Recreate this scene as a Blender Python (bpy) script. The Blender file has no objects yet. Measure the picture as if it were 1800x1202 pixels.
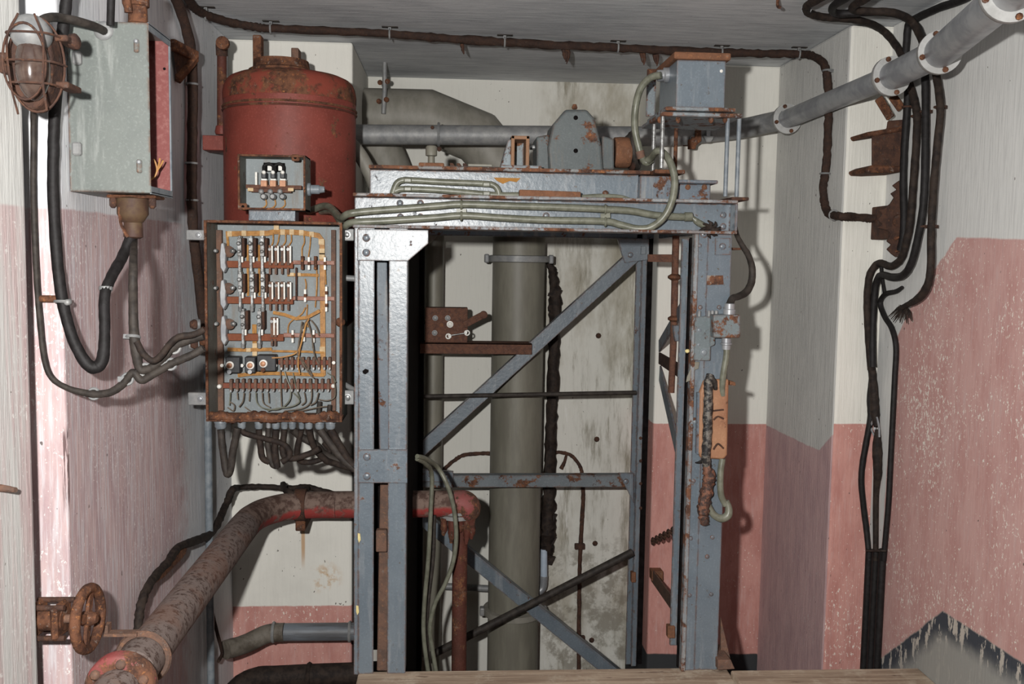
import bpy, math, random
from mathutils import Vector, Matrix
random.seed(7)
PI = math.pi
SC = bpy.context.scene
COL = SC.collection
# ------------------------------------------------------------------ camera
IW, IH, FOC = 1800.0, 1202.0, 1700.0
CAM = Vector((0.0, 0.0, 2.2))
YAW = math.atan(110.0 / FOC)
PITCH = math.atan(146.0 / FOC)
ROLL = 0.0155
fwd = Vector((math.sin(YAW) * math.cos(PITCH), math.cos(YAW) * math.cos(PITCH), -math.sin(PITCH)))
right0 = Vector((math.cos(YAW), -math.sin(YAW), 0))
up0 = right0.cross(fwd)
RIGHT = right0 * math.cos(ROLL) + up0 * math.sin(ROLL)
UP = up0 * math.cos(ROLL) - right0 * math.sin(ROLL)
cam_data = bpy.data.cameras.new('camera')
cam_data.sensor_width = 36.0
cam_data.lens = FOC / IW * 36.0
cam_data.clip_start = 0.02
cam = bpy.data.objects.new('camera', cam_data)
COL.objects.link(cam)
m = Matrix((RIGHT, UP, -fwd)).transposed().to_4x4()
m.translation = CAM
cam.matrix_world = m
SC.camera = cam
SC.view_settings.view_transform = 'Standard'
SC.view_settings.look = 'None'
SC.view_settings.gamma = 1
SC.view_settings.use_curve_mapping = False
SC.view_settings.exposure = 0.50


def ray(px, py):
    return fwd + RIGHT * ((px - IW / 2) / FOC) - UP * ((py - IH / 2) / FOC)


def W(px, py, Y):
    """the point of the room seen at photo position px,py that lies at depth Y"""
    d = ray(px, py)
    return CAM + d * (Y / d.y)


def WX(px, py, X):
    d = ray(px, py)
    return CAM + d * (X / d.x)


def WZ(px, py, Z):
    d = ray(px, py)
    return CAM + d * ((Z - CAM.z) / d.z)


# ------------------------------------------------------------------ mesh building
class MB:
    def __init__(self):
        self.v, self.f, self.s, self.mi = [], [], [], []
        self.cur = 0

    def add(self, verts, faces, smooth=False):
        o = len(self.v)
        self.v += [Vector(p) for p in verts]
        for q in faces:
            self.f.append([i + o for i in q])
            self.s.append(smooth)
            self.mi.append(self.cur)

    def box(self, x0, x1, y0, y1, z0, z1):
        x0, x1 = sorted((x0, x1)); y0, y1 = sorted((y0, y1)); z0, z1 = sorted((z0, z1))
        self.add([(x0, y0, z0), (x1, y0, z0), (x1, y1, z0), (x0, y1, z0), (x0, y0, z1), (x1, y0, z1), (x1, y1, z1), (x0, y1, z1)],
                 [(0, 3, 2, 1), (4, 5, 6, 7), (0, 1, 5, 4), (1, 2, 6, 5), (2, 3, 7, 6), (3, 0, 4, 7)])
        return self

    def pbox(self, px0, py0, px1, py1, Y0, Y1):
        a = W(px0, (py0 + py1) / 2, Y0).x; b = W(px1, (py0 + py1) / 2, Y0).x
        c = W((px0 + px1) / 2, py0, Y0).z; d = W((px0 + px1) / 2, py1, Y0).z
        return self.box(a, b, Y0, Y1, c, d)

    def prism(self, pts, vec):
        """closed outline pts (world) pushed along vec"""
        n = len(pts); vec = Vector(vec)
        pts = [Vector(p) for p in pts]
        nrm = Vector((0, 0, 0))
        for i in range(n):
            nrm += pts[i].cross(pts[(i + 1) % n])
        if nrm.dot(vec) > 0:
            pts = pts[::-1]
        vv = pts + [p + vec for p in pts]
        ff = [tuple(range(n)), tuple(range(2 * n - 1, n - 1, -1))]
        for i in range(n):
            j = (i + 1) % n
            ff.append((j, i, i + n, j + n))
        self.add(vv, ff)
        return self

    def pprism(self, pp, Y0, Y1):
        return self.prism([W(x, y, Y0) for x, y in pp], (0, Y1 - Y0, 0))

    def bar(self, a, b, wdt, dep, up=(0, 1, 0)):
        """flat bar from a to b; dep along up, wdt across"""
        a, b, up = Vector(a), Vector(b), Vector(up)
        d = (b - a).normalized()
        s = d.cross(up).normalized() * wdt / 2
        u = s.cross(d).normalized() * dep / 2
        self.add([a - s - u, a + s - u, a + s + u, a - s + u, b - s - u, b + s - u, b + s + u, b - s + u],
                 [(0, 1, 2, 3), (7, 6, 5, 4), (0, 4, 5, 1), (1, 5, 6, 2), (2, 6, 7, 3), (3, 7, 4, 0)])
        return self

    def tube(self, pts, r, seg=10, lump=0.0, res=5, caps=True, straight=False, freq=1.0):
        pts = [Vector(p) for p in pts]
        n = len(pts)
        rr = list(r) if isinstance(r, (list, tuple)) else [r] * n
        P, R = [], []
        if straight or n < 3:
            k = max(1, res) if lump else 1
            for i in range(n - 1):
                for t in range(k):
                    P.append(pts[i].lerp(pts[i + 1], t / k)); R.append(rr[i] + (rr[i + 1] - rr[i]) * t / k)
        else:
            for i in range(n - 1):
                p0 = pts[i - 1] if i else pts[i] * 2 - pts[i + 1]
                p3 = pts[i + 2] if i + 2 < n else pts[i + 1] * 2 - pts[i]
                p1, p2 = pts[i], pts[i + 1]
                for k in range(res):
                    t = k / res
                    P.append(0.5 * ((2 * p1) + (p2 - p0) * t + (2 * p0 - 5 * p1 + 4 * p2 - p3) * t * t + (3 * p1 - p0 - 3 * p2 + p3) * t ** 3))
                    R.append(rr[i] + (rr[i + 1] - rr[i]) * t)
        P.append(pts[-1]); R.append(rr[-1])
        N = len(P)
        tang = []
        for i in range(N):
            a, b = P[max(0, i - 1)], P[min(N - 1, i + 1)]
            t = b - a
            tang.append(t.normalized() if t.length > 1e-9 else Vector((0, 0, 1)))
        u = tang[0].orthogonal().normalized()
        verts, faces = [], []
        for i in range(N):
            u = (u - tang[i] * u.dot(tang[i]))
            u = u.normalized() if u.length > 1e-6 else tang[i].orthogonal().normalized()
            w = tang[i].cross(u)
            k = R[i]
            for j in range(seg):
                a = 2 * PI * j / seg
                q = k * (1 + (random.uniform(-lump, lump) if lump else 0))
                verts.append(P[i] + (u * math.cos(a) + w * math.sin(a)) * q)
        for i in range(N - 1):
            for j in range(seg):
                j2 = (j + 1) % seg
                faces.append((i * seg + j, i * seg + j2, (i + 1) * seg + j2, (i + 1) * seg + j))
        if caps:
            faces.append(tuple(range(seg - 1, -1, -1)))
            faces.append(tuple(range((N - 1) * seg, N * seg)))
        self.add(verts, faces, True)
        return self

    def cyl(self, a, b, r, seg=16, r2=None):
        return self.tube([a, b], [r, r if r2 is None else r2], seg=seg, straight=True)

    def lathe(self, prof, base, axis=(0, 0, 1), seg=24):
        """prof: list of (radius, height) along axis from base"""
        base, ax = Vector(base), Vector(axis).normalized()
        u = ax.orthogonal().normalized(); w = ax.cross(u)
        verts, faces = [], []
        for r, h in prof:
            for j in range(seg):
                a = 2 * PI * j / seg
                verts.append(base + ax * h + (u * math.cos(a) + w * math.sin(a)) * max(r, 1e-5))
        for i in range(len(prof) - 1):
            for j in range(seg):
                j2 = (j + 1) % seg
                faces.append((i * seg + j, i * seg + j2, (i + 1) * seg + j2, (i + 1) * seg + j))
        faces.append(tuple(range(seg - 1, -1, -1)))
        faces.append(tuple(range((len(prof) - 1) * seg, len(prof) * seg)))
        self.add(verts, faces, True)
        return self

    def ring(self, c, axis, R, r, seg=28, s2=8, sx=1.0, upv=None):
        c, ax = Vector(c), Vector(axis).normalized()
        u = Vector(upv).normalized() if upv is not None else ax.orthogonal().normalized()
        w = ax.cross(u)
        verts, faces = [], []
        for i in range(seg):
            a = 2 * PI * i / seg
            d = u * math.cos(a) + w * math.sin(a) * sx
            dn = d.normalized()
            for j in range(s2):
                b = 2 * PI * j / s2
                verts.append(c + d * R + (dn * math.cos(b) + ax * math.sin(b)) * r)
        for i in range(seg):
            for j in range(s2):
                i2, j2 = (i + 1) % seg, (j + 1) % s2
                faces.append((i * s2 + j, i2 * s2 + j, i2 * s2 + j2, i * s2 + j2))
        self.add(verts, faces, True)
        return self

    def ball(self, c, rx, ry=None, rz=None, seg=14, rings=8, lump=0.0):
        ry = rx if ry is None else ry; rz = rx if rz is None else rz
        c = Vector(c); verts, faces = [], []
        for i in range(rings + 1):
            th = PI * i / rings
            for j in range(seg):
                a = 2 * PI * j / seg
                k = 1 + (random.uniform(-lump, lump) if lump else 0)
                verts.append(c + Vector((rx * math.sin(th) * math.cos(a), ry * math.sin(th) * math.sin(a), rz * math.cos(th))) * k)
        for i in range(rings):
            for j in range(seg):
                j2 = (j + 1) % seg
                faces.append((i * seg + j, (i + 1) * seg + j, (i + 1) * seg + j2, i * seg + j2))
        self.add(verts, faces, True)
        return self

    def build(self, name, mat, parent=None, bevel=0.0, bseg=1, label=None, loc=None):
        off = Vector((0, 0, 0))
        q = parent
        while q is not None:
            off += q.location; q = q.parent
        if loc is not None:
            off = Vector(loc)
        me = bpy.data.meshes.new(name)
        me.from_pydata([tuple(p - off) for p in self.v], [], self.f)
        mats = mat if isinstance(mat, (list, tuple)) else [mat]
        for q in mats:
            me.materials.append(q)
        me.polygons.foreach_set('use_smooth', self.s)
        me.polygons.foreach_set('material_index', self.mi)
        me.update()
        o = bpy.data.objects.new(name, me)
        COL.objects.link(o)
        if parent is not None:
            o.parent = parent
        elif loc is not None:
            o.location = loc
        if any(self.s) and not all(self.s):
            me.set_sharp_from_angle(angle=R_(40))
        elif all(self.s):
            me.set_sharp_from_angle(angle=R_(50))
        if bevel > 0:
            b = o.modifiers.new('bevel', 'BEVEL')
            b.width = bevel; b.segments = bseg; b.limit_method = 'ANGLE'; b.angle_limit = R_(40)
        if label:
            o['label'] = label
        return o


def R_(d):
    return d * PI / 180


def tag(o, label, cat, group=None):
    o['label'] = label; o['category'] = cat
    if group:
        o['group'] = group
    return o


def thing(name, loc, label, cat, group=None):
    o = bpy.data.objects.new(name, None)
    o.empty_display_size = 0.05
    COL.objects.link(o)
    o.location = loc
    return tag(o, label, cat, group)


def struct(o):
    o['kind'] = 'structure'
    return o


def dup(o, parent, shift):
    """copy of a part (and its sub-parts), moved by shift"""
    c = o.copy(); COL.objects.link(c)
    if parent is not None:
        c.parent = parent
    c.location = o.location + Vector(shift)
    for ch in list(o.children):
        d = ch.copy(); COL.objects.link(d); d.parent = c
    return c


# ------------------------------------------------------------------ materials
class NT:
    def __init__(self, name):
        self.m = bpy.data.materials.new(name)
        self.m.use_nodes = True
        self.t = self.m.node_tree
        self.n, self.l = self.t.nodes, self.t.links
        self.bsdf = self.n['Principled BSDF']
        tc = self.n.new('ShaderNodeTexCoord')
        geo = self.n.new('ShaderNodeNewGeometry')
        self.pos = geo.outputs['Position']
        self.geo = geo
        self.obj = tc.outputs['Object']

    def k(self, sock, v):
        if hasattr(v, 'is_output'):
            self.l.new(v, sock)
        else:
            sock.default_value = v

    def scale(self, vec, s):
        q = self.n.new('ShaderNodeMapping')
        self.l.new(vec, q.inputs['Vector'])
        q.inputs['Scale'].default_value = s if isinstance(s, (tuple, list)) else (s, s, s)
        return q.outputs[0]

    def noise(self, sc, detail=4, rough=.6, vec=None, dist=0.0):
        q = self.n.new('ShaderNodeTexNoise')
        self.l.new(self.scale(vec or self.pos, sc), q.inputs['Vector'])
        q.inputs['Scale'].default_value = 1.0
        q.inputs['Detail'].default_value = detail
        q.inputs['Roughness'].default_value = rough
        q.inputs['Distortion'].default_value = dist
        return q.outputs['Fac']

    def ramp(self, fac, a, b, lo=0.0, hi=1.0):
        q = self.n.new('ShaderNodeMapRange')
        q.clamp = True
        q.interpolation_type = 'SMOOTHSTEP'
        self.k(q.inputs['Value'], fac)
        if a <= b:
            q.inputs['From Min'].default_value = a; q.inputs['From Max'].default_value = b
            q.inputs['To Min'].default_value = lo; q.inputs['To Max'].default_value = hi
        else:
            q.inputs['From Min'].default_value = b; q.inputs['From Max'].default_value = a
            q.inputs['To Min'].default_value = hi; q.inputs['To Max'].default_value = lo
        return q.outputs[0]

    def math(self, op, a, b=0.0, c=0.0):
        q = self.n.new('ShaderNodeMath'); q.operation = op
        self.k(q.inputs[0], a); self.k(q.inputs[1], b); self.k(q.inputs[2], c)
        return q.outputs[0]

    def mix(self, fac, a, b):
        q = self.n.new('ShaderNodeMix'); q.data_type = 'RGBA'
        self.k(q.inputs['Factor'], fac)
        self.k(q.inputs[6], a if hasattr(a, 'is_output') else (*a, 1))
        self.k(q.inputs[7], b if hasattr(b, 'is_output') else (*b, 1))
        return q.outputs[2]

    def half(self, p, q, side, soft=.006, wob=.012):
        """1 on that side of the line p-q which holds the point `side`; works in the wall's own plane"""
        p, q, side = Vector(p), Vector(q), Vector(side)
        d = (q - p).normalized()
        n = (side - p); n = (n - d * n.dot(d)).normalized()
        v = self.n.new('ShaderNodeVectorMath'); v.operation = 'DOT_PRODUCT'
        self.l.new(self.pos, v.inputs[0]); v.inputs[1].default_value = n
        val = self.math('SUBTRACT', v.outputs['Value'], p.dot(n))
        if wob:
            w = self.math('MULTIPLY', self.math('SUBTRACT', self.noise(14, 3), .5), wob)
            val = self.math('ADD', val, w)
        return self.ramp(val, -soft, soft)

    def edge(self, radius=.004):
        b = self.n.new('ShaderNodeBevel'); b.samples = 4
        b.inputs['Radius'].default_value = radius
        v = self.n.new('ShaderNodeVectorMath'); v.operation = 'DOT_PRODUCT'
        self.l.new(b.outputs[0], v.inputs[0]); self.l.new(self.geo.outputs['Normal'], v.inputs[1])
        return self.ramp(v.outputs['Value'], .995, .86)

    def out(self, col, rough=.6, metal=0.0, bump=None, bstr=.3, bdist=.004, spec=.5):
        self.k(self.bsdf.inputs['Base Color'], col if hasattr(col, 'is_output') else (*col, 1))
        self.k(self.bsdf.inputs['Roughness'], rough)
        self.k(self.bsdf.inputs['Metallic'], metal)
        self.bsdf.inputs['Specular IOR Level'].default_value = spec
        if bump is not None:
            b = self.n.new('ShaderNodeBump')
            b.inputs['Strength'].default_value = bstr
            b.inputs['Distance'].default_value = bdist
            self.l.new(bump, b.inputs['Height'])
            self.l.new(b.outputs[0], self.bsdf.inputs['Normal'])
        return self.m


RUST_A, RUST_B, RUST_C = (.055, .027, .019), (.165, .072, .040), (.30, .125, .048)


def rust_col(N, sc=1.0):
    a = N.noise(26 * sc, 6, .7); b = N.noise(90 * sc, 4, .7)
    c = N.mix(N.ramp(a, .36, .62), RUST_A, RUST_B)
    c = N.mix(N.ramp(b, .56, .70), c, RUST_C)
    c = N.mix(N.ramp(N.noise(55 * sc, 4, .7), .60, .68, 0, .7), c, (.21, .165, .14))
    return c, a, b


def mat_rust(name, tint=None, amt=0.0, sc=1.0):
    N = NT(name)
    c, a, b = rust_col(N, sc)
    if tint:
        c = N.mix(amt, c, tint)
    return N.out(c, .85, 0, N.math('ADD', a, b), .6, .004, .2)


def mat_paint(name, c1, c2, rust=.66, edge=True, rough=.42, metal=0.0, sc=1.0, dust=None, spec=.5, chip=None, bump=.15):
    N = NT(name)
    col = N.mix(N.ramp(N.noise(7 * sc, 5, .6), .35, .68), c1, c2)
    fine = N.noise(160 * sc, 2, .6)
    col = N.mix(N.ramp(fine, .52, .75, 0, .35), col, tuple(min(1, x * 1.5 + .03) for x in c1))
    if chip:
        col = N.mix(N.ramp(N.noise(48 * sc, 4, .7), .63, .67), col, chip)
    if dust:
        col = N.mix(N.ramp(N.noise((24 * sc, 24 * sc, 3 * sc), 5, .7), .52, .70, 0, .65), col, dust)
    rc, a, b = rust_col(N)
    msk = N.ramp(N.noise(12 * sc, 7, .72), rust, rust + .05)
    if edge:
        e = N.math('MULTIPLY', N.edge(.009), N.ramp(N.noise(30 * sc, 5, .75), .40, .52))
        msk = N.math('MAXIMUM', msk, e)
    col = N.mix(msk, col, rc)
    rg = N.math('ADD', N.math('MULTIPLY', msk, .45), rough)
    ham = N.noise(62 * sc, 3, .6)
    return N.out(col, rg, metal, N.math('ADD', ham, N.math('MULTIPLY', N.math('MULTIPLY', msk, a), 1.5)), bump, .004, spec)


def mat_simple(name, c1, c2=None, rough=.5, metal=0.0, sc=40, bump=.2, spec=.5, str_=None):
    N = NT(name)
    n = N.noise(str_ or sc, 5, .65)
    c2 = c2 or tuple(x * .7 for x in c1)
    return N.out(N.mix(N.ramp(n, .36, .64), c1, c2), rough, metal, n, bump, .002, spec)


def wall_cols(N, white, dirty, axis, dirt=.45, streak=1.0):
    s = (130, 130, 7) if axis == 'z' else (2.6, 60, 60)
    st = N.noise(s, 5, .65)
    st2 = N.noise((13, 13, 2.2) if axis == 'z' else (1.6, 9, 9), 6, .7)
    big = N.noise(2.1, 5, .62)
    c = N.mix(N.ramp(st, .42, .70, 0, .6 * streak), white, dirty)
    c = N.mix(N.ramp(big, .52, .74, 0, dirt), c, dirty)
    c = N.mix(N.ramp(st2, .56, .76, 0, dirt * .7), c, tuple(x * .75 for x in dirty))
    return c, st


def pink_cols(N, pink, deep, fleck, amt, axis='z'):
    s = N.noise((16, 16, 5), 6, .72)
    c = N.mix(N.ramp(s, .36, .66), pink, deep)
    c = N.mix(N.ramp(N.noise((75, 75, 8), 4, .7), .50, .72, 0, .55), c, tuple(.5 * a + .5 * b for a, b in zip(pink, (.60, .50, .49))))
    low = N.noise(3.2, 3, .6)
    fl = N.noise((120, 120, 72), 4, .68)
    thr = N.math('ADD', fl, N.math('MULTIPLY', N.math('SUBTRACT', low, .5), .30))
    return N.mix(N.ramp(thr, amt, amt + .035), c, fleck)


def specks(N, c, col=(.10, .08, .07), t=.745):
    return N.mix(N.ramp(N.noise((70, 70, 40), 2, .5), t, t + .02, 0, .85), c, col)
# ------------------------------------------------------------------ the room
ZC = 3.03                       # ceiling
XL = -0.867                     # left wall face
YP = 2.23                       # left pier face
YBL = 3.88                      # back wall, left bay
YR = 4.60                       # back of the shaft recess
YBR = 4.10                      # back wall, right bay
XS = 1.38                       # right bay side wall
YPR = 3.36                      # right pier face
XR = 1.53                       # right wall face
XR0, XR1 = -.388, .885          # recess sides
WHITE, DIRTY = (.80, .785, .725), (.50, .49, .45)
PINK, PDEEP, FLECK = (.60, .315, .275), (.50, .235, .205), (.82, .73, .66)

# left wall and pier
N = NT('plaster_left')
c, st = wall_cols(N, (.78, .79, .81), (.50, .52, .57), 'z', .5)
p = pink_cols(N, (.63, .475, .47), (.50, .365, .38), (.86, .80, .78), .60)
# the paint is rubbed through in long vertical streaks
p = N.mix(N.ramp(N.noise((95, 95, 6), 5, .7), .44, .66, 0, .8), p, (.70, .665, .69))
z = W(200, 376, 2.45).z
mk = N.half((0, 0, 2.297), (0, 1, 2.297), (0, 0, 0), .004, .012)
mk = N.math('MULTIPLY', mk, N.half((0, 3.2, 0), (0, 3.2, 1), (0, 0, 0), .10, .3))
c = N.mix(mk, c, p)
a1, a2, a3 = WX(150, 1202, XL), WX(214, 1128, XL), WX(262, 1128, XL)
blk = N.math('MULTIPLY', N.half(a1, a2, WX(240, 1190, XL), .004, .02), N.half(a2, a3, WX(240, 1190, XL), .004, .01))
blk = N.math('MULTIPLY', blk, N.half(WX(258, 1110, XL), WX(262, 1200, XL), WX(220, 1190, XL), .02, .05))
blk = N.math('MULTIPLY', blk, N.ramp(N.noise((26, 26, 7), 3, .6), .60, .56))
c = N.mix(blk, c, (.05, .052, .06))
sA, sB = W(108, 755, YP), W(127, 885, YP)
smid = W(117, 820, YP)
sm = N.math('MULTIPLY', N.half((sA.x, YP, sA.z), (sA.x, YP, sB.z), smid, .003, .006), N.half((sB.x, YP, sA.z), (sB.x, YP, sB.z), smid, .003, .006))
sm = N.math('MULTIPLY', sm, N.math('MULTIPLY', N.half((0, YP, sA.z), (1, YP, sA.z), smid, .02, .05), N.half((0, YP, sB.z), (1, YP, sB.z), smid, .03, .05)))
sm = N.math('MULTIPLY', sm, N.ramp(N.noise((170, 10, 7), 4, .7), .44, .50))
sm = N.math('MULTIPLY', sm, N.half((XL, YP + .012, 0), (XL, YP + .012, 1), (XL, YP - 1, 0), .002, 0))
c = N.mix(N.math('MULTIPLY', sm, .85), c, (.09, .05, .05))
c = specks(N, c)
M_LEFT = N.out(c, .82, 0, st, .5, .004, .2)
mb = MB().box(-1.6, XL, YP, YBL + .2, 0, ZC)
struct(mb.build('wall_left', M_LEFT, bevel=.006, bseg=2))
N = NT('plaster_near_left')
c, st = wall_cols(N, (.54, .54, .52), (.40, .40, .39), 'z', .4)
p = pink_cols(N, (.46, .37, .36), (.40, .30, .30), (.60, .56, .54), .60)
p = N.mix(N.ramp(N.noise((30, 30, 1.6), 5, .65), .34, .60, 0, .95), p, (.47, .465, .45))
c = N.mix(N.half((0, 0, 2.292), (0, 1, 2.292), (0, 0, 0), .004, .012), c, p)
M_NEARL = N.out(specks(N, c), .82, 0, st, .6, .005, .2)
pts = [W(49, 600, 2.222), W(-420, 600, 1.90), W(-700, 600, 2.222)]
q0 = W(52, 600, 2.222)
# a slab that stands in front of the pier; its edge throws the dark line down the pier
ex = W(51, 600, 2.085).x
nl = [(ex, 2.085, 0), (ex - .06, 2.14, 0), (ex - .9, 2.14, 0), (ex - .9, 1.60, 0), (ex - .145, 1.60, 0)]
mb = MB().prism(nl, (0, 0, ZC))
struct(mb.build('wall_near_left', M_NEARL, bevel=.006, bseg=2))

# the dark line between them is the shadow cast by the slab's edge
N = NT('ceiling_board_marked')
st = N.noise((7, 75, 75), 5, .7)
c = N.mix(N.ramp(st, .36, .70), (.70, .72, .735), (.50, .52, .545))
c = N.mix(N.ramp(N.noise((1.7, 5, 5), 6, .68), .46, .74, 0, .6), c, (.36, .375, .40))
c = N.mix(N.ramp(N.noise((6, 34, 34), 3, .6), .69, .72, 0, .8), c, (.85, .84, .80))
M_CEIL = N.out(specks(N, c, t=.76), .85, 0, st, .4, .004, .2)
struct(MB().box(-2.2, 2.4, -1.5, YR + .3, ZC, ZC + .25).build('ceiling', M_CEIL))

# back wall, left bay
N = NT('plaster_back_left')
c, st = wall_cols(N, WHITE, DIRTY, 'z', .25, .16)
p = pink_cols(N, PINK, PDEEP, FLECK, .63)
zz = W(500, 1065, YBL).z
mk = N.half((0, 0, zz), (1, 0, zz), (0, 0, 0), .003, .008)
c = N.mix(mk, c, p)
# rust run under the pipe hanger and rusty patch low on the white
rs = N.math('MULTIPLY', N.half(W(529, 900, YBL), W(531, 1064, YBL), W(600, 980, YBL), .003, .003), N.half(W(536, 900, YBL), W(536, 1064, YBL), W(400, 980, YBL), .003, .003))
rs = N.math('MULTIPLY', rs, N.half(W(400, 905, YBL), W(620, 905, YBL), W(500, 1000, YBL), .01, 0))
rs = N.math('MULTIPLY', rs, N.half(W(400, 985, YBL), W(620, 985, YBL), W(500, 800, YBL), .05, .04))
c = N.mix(N.math('MULTIPLY', rs, .75), c, (.50, .27, .10))
ctr = W(572, 1015, YBL)
vd = N.n.new('ShaderNodeVectorMath'); vd.operation = 'DISTANCE'
N.l.new(N.pos, vd.inputs[0]); vd.inputs[1].default_value = ctr
c = N.mix(N.math('MULTIPLY', N.ramp(vd.outputs['Value'], .085, .01), N.ramp(N.noise(30, 5, .7), .46, .62, 0, .8)), c, (.55, .33, .14))
M_BL = N.out(specks(N, c, t=.73), .85, 0, N.math('ADD', st, N.noise(90, 3, .6)), .25, .003, .2)
struct(MB().box(XL - .3, XR0, YBL, YR + .2, 0, ZC).build('wall_back_left', M_BL, bevel=.01, bseg=2))

# shaft recess
N = NT('plaster_recess')
c, st = wall_cols(N, (.74, .73, .675), (.52, .505, .455), 'z', .45, .2)
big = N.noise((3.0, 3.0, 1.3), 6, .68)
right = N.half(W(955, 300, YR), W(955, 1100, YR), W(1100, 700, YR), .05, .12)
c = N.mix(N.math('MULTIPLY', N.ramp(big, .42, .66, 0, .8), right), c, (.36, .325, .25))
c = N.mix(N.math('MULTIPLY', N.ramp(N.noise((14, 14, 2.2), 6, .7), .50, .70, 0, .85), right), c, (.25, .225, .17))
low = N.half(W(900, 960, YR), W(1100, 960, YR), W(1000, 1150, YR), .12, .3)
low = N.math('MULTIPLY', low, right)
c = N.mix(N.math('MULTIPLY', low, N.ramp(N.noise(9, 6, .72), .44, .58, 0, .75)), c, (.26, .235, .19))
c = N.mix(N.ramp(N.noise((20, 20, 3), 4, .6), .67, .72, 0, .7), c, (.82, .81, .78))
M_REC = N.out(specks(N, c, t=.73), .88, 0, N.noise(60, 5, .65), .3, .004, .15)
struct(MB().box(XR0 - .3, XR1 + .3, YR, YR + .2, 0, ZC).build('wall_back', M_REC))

# back wall, right bay, with its side wall and pier
N = NT('plaster_back_right')
c, st = wall_cols(N, WHITE, DIRTY, 'z', .3, .2)
p = pink_cols(N, PINK, PDEEP, FLECK, .645)
zz = W(1300, 745, YBR).z
c = N.mix(N.half((0, 0, zz), (1, 0, zz), (0, 0, 0), .003, .008), c, p)
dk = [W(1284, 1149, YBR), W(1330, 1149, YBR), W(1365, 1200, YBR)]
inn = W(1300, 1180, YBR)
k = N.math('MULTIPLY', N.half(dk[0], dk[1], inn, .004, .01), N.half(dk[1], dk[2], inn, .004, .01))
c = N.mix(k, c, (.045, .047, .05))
M_BR = N.out(specks(N, c, t=.735), .85, 0, N.math('ADD', st, N.noise(90, 3, .6)), .25, .003, .2)
struct(MB().box(XR1, 2.4, YBR, YR + .2, 0, ZC).build('wall_back_right', M_BR, bevel=.01, bseg=2))

N = NT('plaster_side_right')
c, st = wall_cols(N, (.68, .675, .645), (.47, .47, .46), 'z', .4)
p = pink_cols(N, (.62, .42, .415), (.50, .335, .345), (.68, .60, .58), .68)
s1, s2, s3 = WX(1346, 747, XS), WX(1440, 792, XS), WX(1482, 740, XS)
wt = WX(1420, 600, XS)
white = N.math('MULTIPLY', N.half(s1, s2, wt, .004, .012), N.half(s2, s3, wt, .004, .012))
onface = N.half((0, YPR + .004, 0), (0, YPR + .004, 1), (0, 4, 0), .001, 0)
c = N.mix(N.math('SUBTRACT', 1.0, white), c, p)
# pier face (faces the room)
cf, stf = wall_cols(N, WHITE, (.55, .54, .48), 'z', .3, .4)
pf = pink_cols(N, PINK, PDEEP, FLECK, .625)
zf = W(1505, 745, YPR).z
cf = N.mix(N.half((0, 0, zf), (1, 0, zf), (0, 0, 0), .003, .008), cf, pf)
c = N.mix(onface, cf, c)
M_SR = N.out(specks(N, c, t=.745), .85, 0, st, .55, .004, .2)
struct(MB().box(XS, 2.4, YPR, YBR, 0, ZC).build('wall_side_right', M_SR, bevel=.012, bseg=2))

N = NT('plaster_right')
c, st = wall_cols(N, (.72, .72, .70), (.53, .53, .52), 'z', .3)
p = pink_cols(N, (.62, .385, .355), (.54, .30, .275), (.84, .77, .70), .60)
inn = WX(1720, 700, XR)
g = [WX(1682, 417, XR), WX(1800, 421, XR), WX(1610, 520, XR), WX(1574, 600, XR), WX(1566, 720, XR), WX(1556, 740, XR)]
mk = N.math('MULTIPLY', N.half(g[0], g[1], inn, .004, .008), N.half(g[0], g[2], inn, .004, .010))
mk = N.math('MULTIPLY', mk, N.half(g[2], g[3], inn, .004, .01))
mk = N.math('MULTIPLY', mk, N.half(g[3], g[4], inn, .006, .02))
c = N.mix(mk, c, p)
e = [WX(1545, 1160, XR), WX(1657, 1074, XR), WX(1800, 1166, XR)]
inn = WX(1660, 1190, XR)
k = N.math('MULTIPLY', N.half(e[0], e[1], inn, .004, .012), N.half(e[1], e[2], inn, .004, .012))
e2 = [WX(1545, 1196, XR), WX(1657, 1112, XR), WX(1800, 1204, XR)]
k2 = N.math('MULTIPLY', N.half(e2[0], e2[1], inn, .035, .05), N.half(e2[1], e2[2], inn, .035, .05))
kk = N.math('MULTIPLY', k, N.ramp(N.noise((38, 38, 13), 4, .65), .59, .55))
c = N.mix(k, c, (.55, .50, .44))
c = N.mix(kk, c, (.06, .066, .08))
c = N.mix(N.math('MULTIPLY', k2, .92), c, (.36, .355, .33))
M_RIGHT = N.out(specks(N, c, t=.755), .85, 0, st, .35, .003, .2)
struct(MB().box(XR, 2.4, -1.5, YPR, 0, ZC).build('wall_right', M_RIGHT, bevel=.006, bseg=2))

M_FLOOR = mat_simple('concrete_floor', (.33, .30, .26), (.20, .18, .16), .9, sc=6, bump=.4)
struct(MB().box(-2.2, 2.4, -1.5, YR + .3, -.15, 0).build('floor', M_FLOOR))

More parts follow.
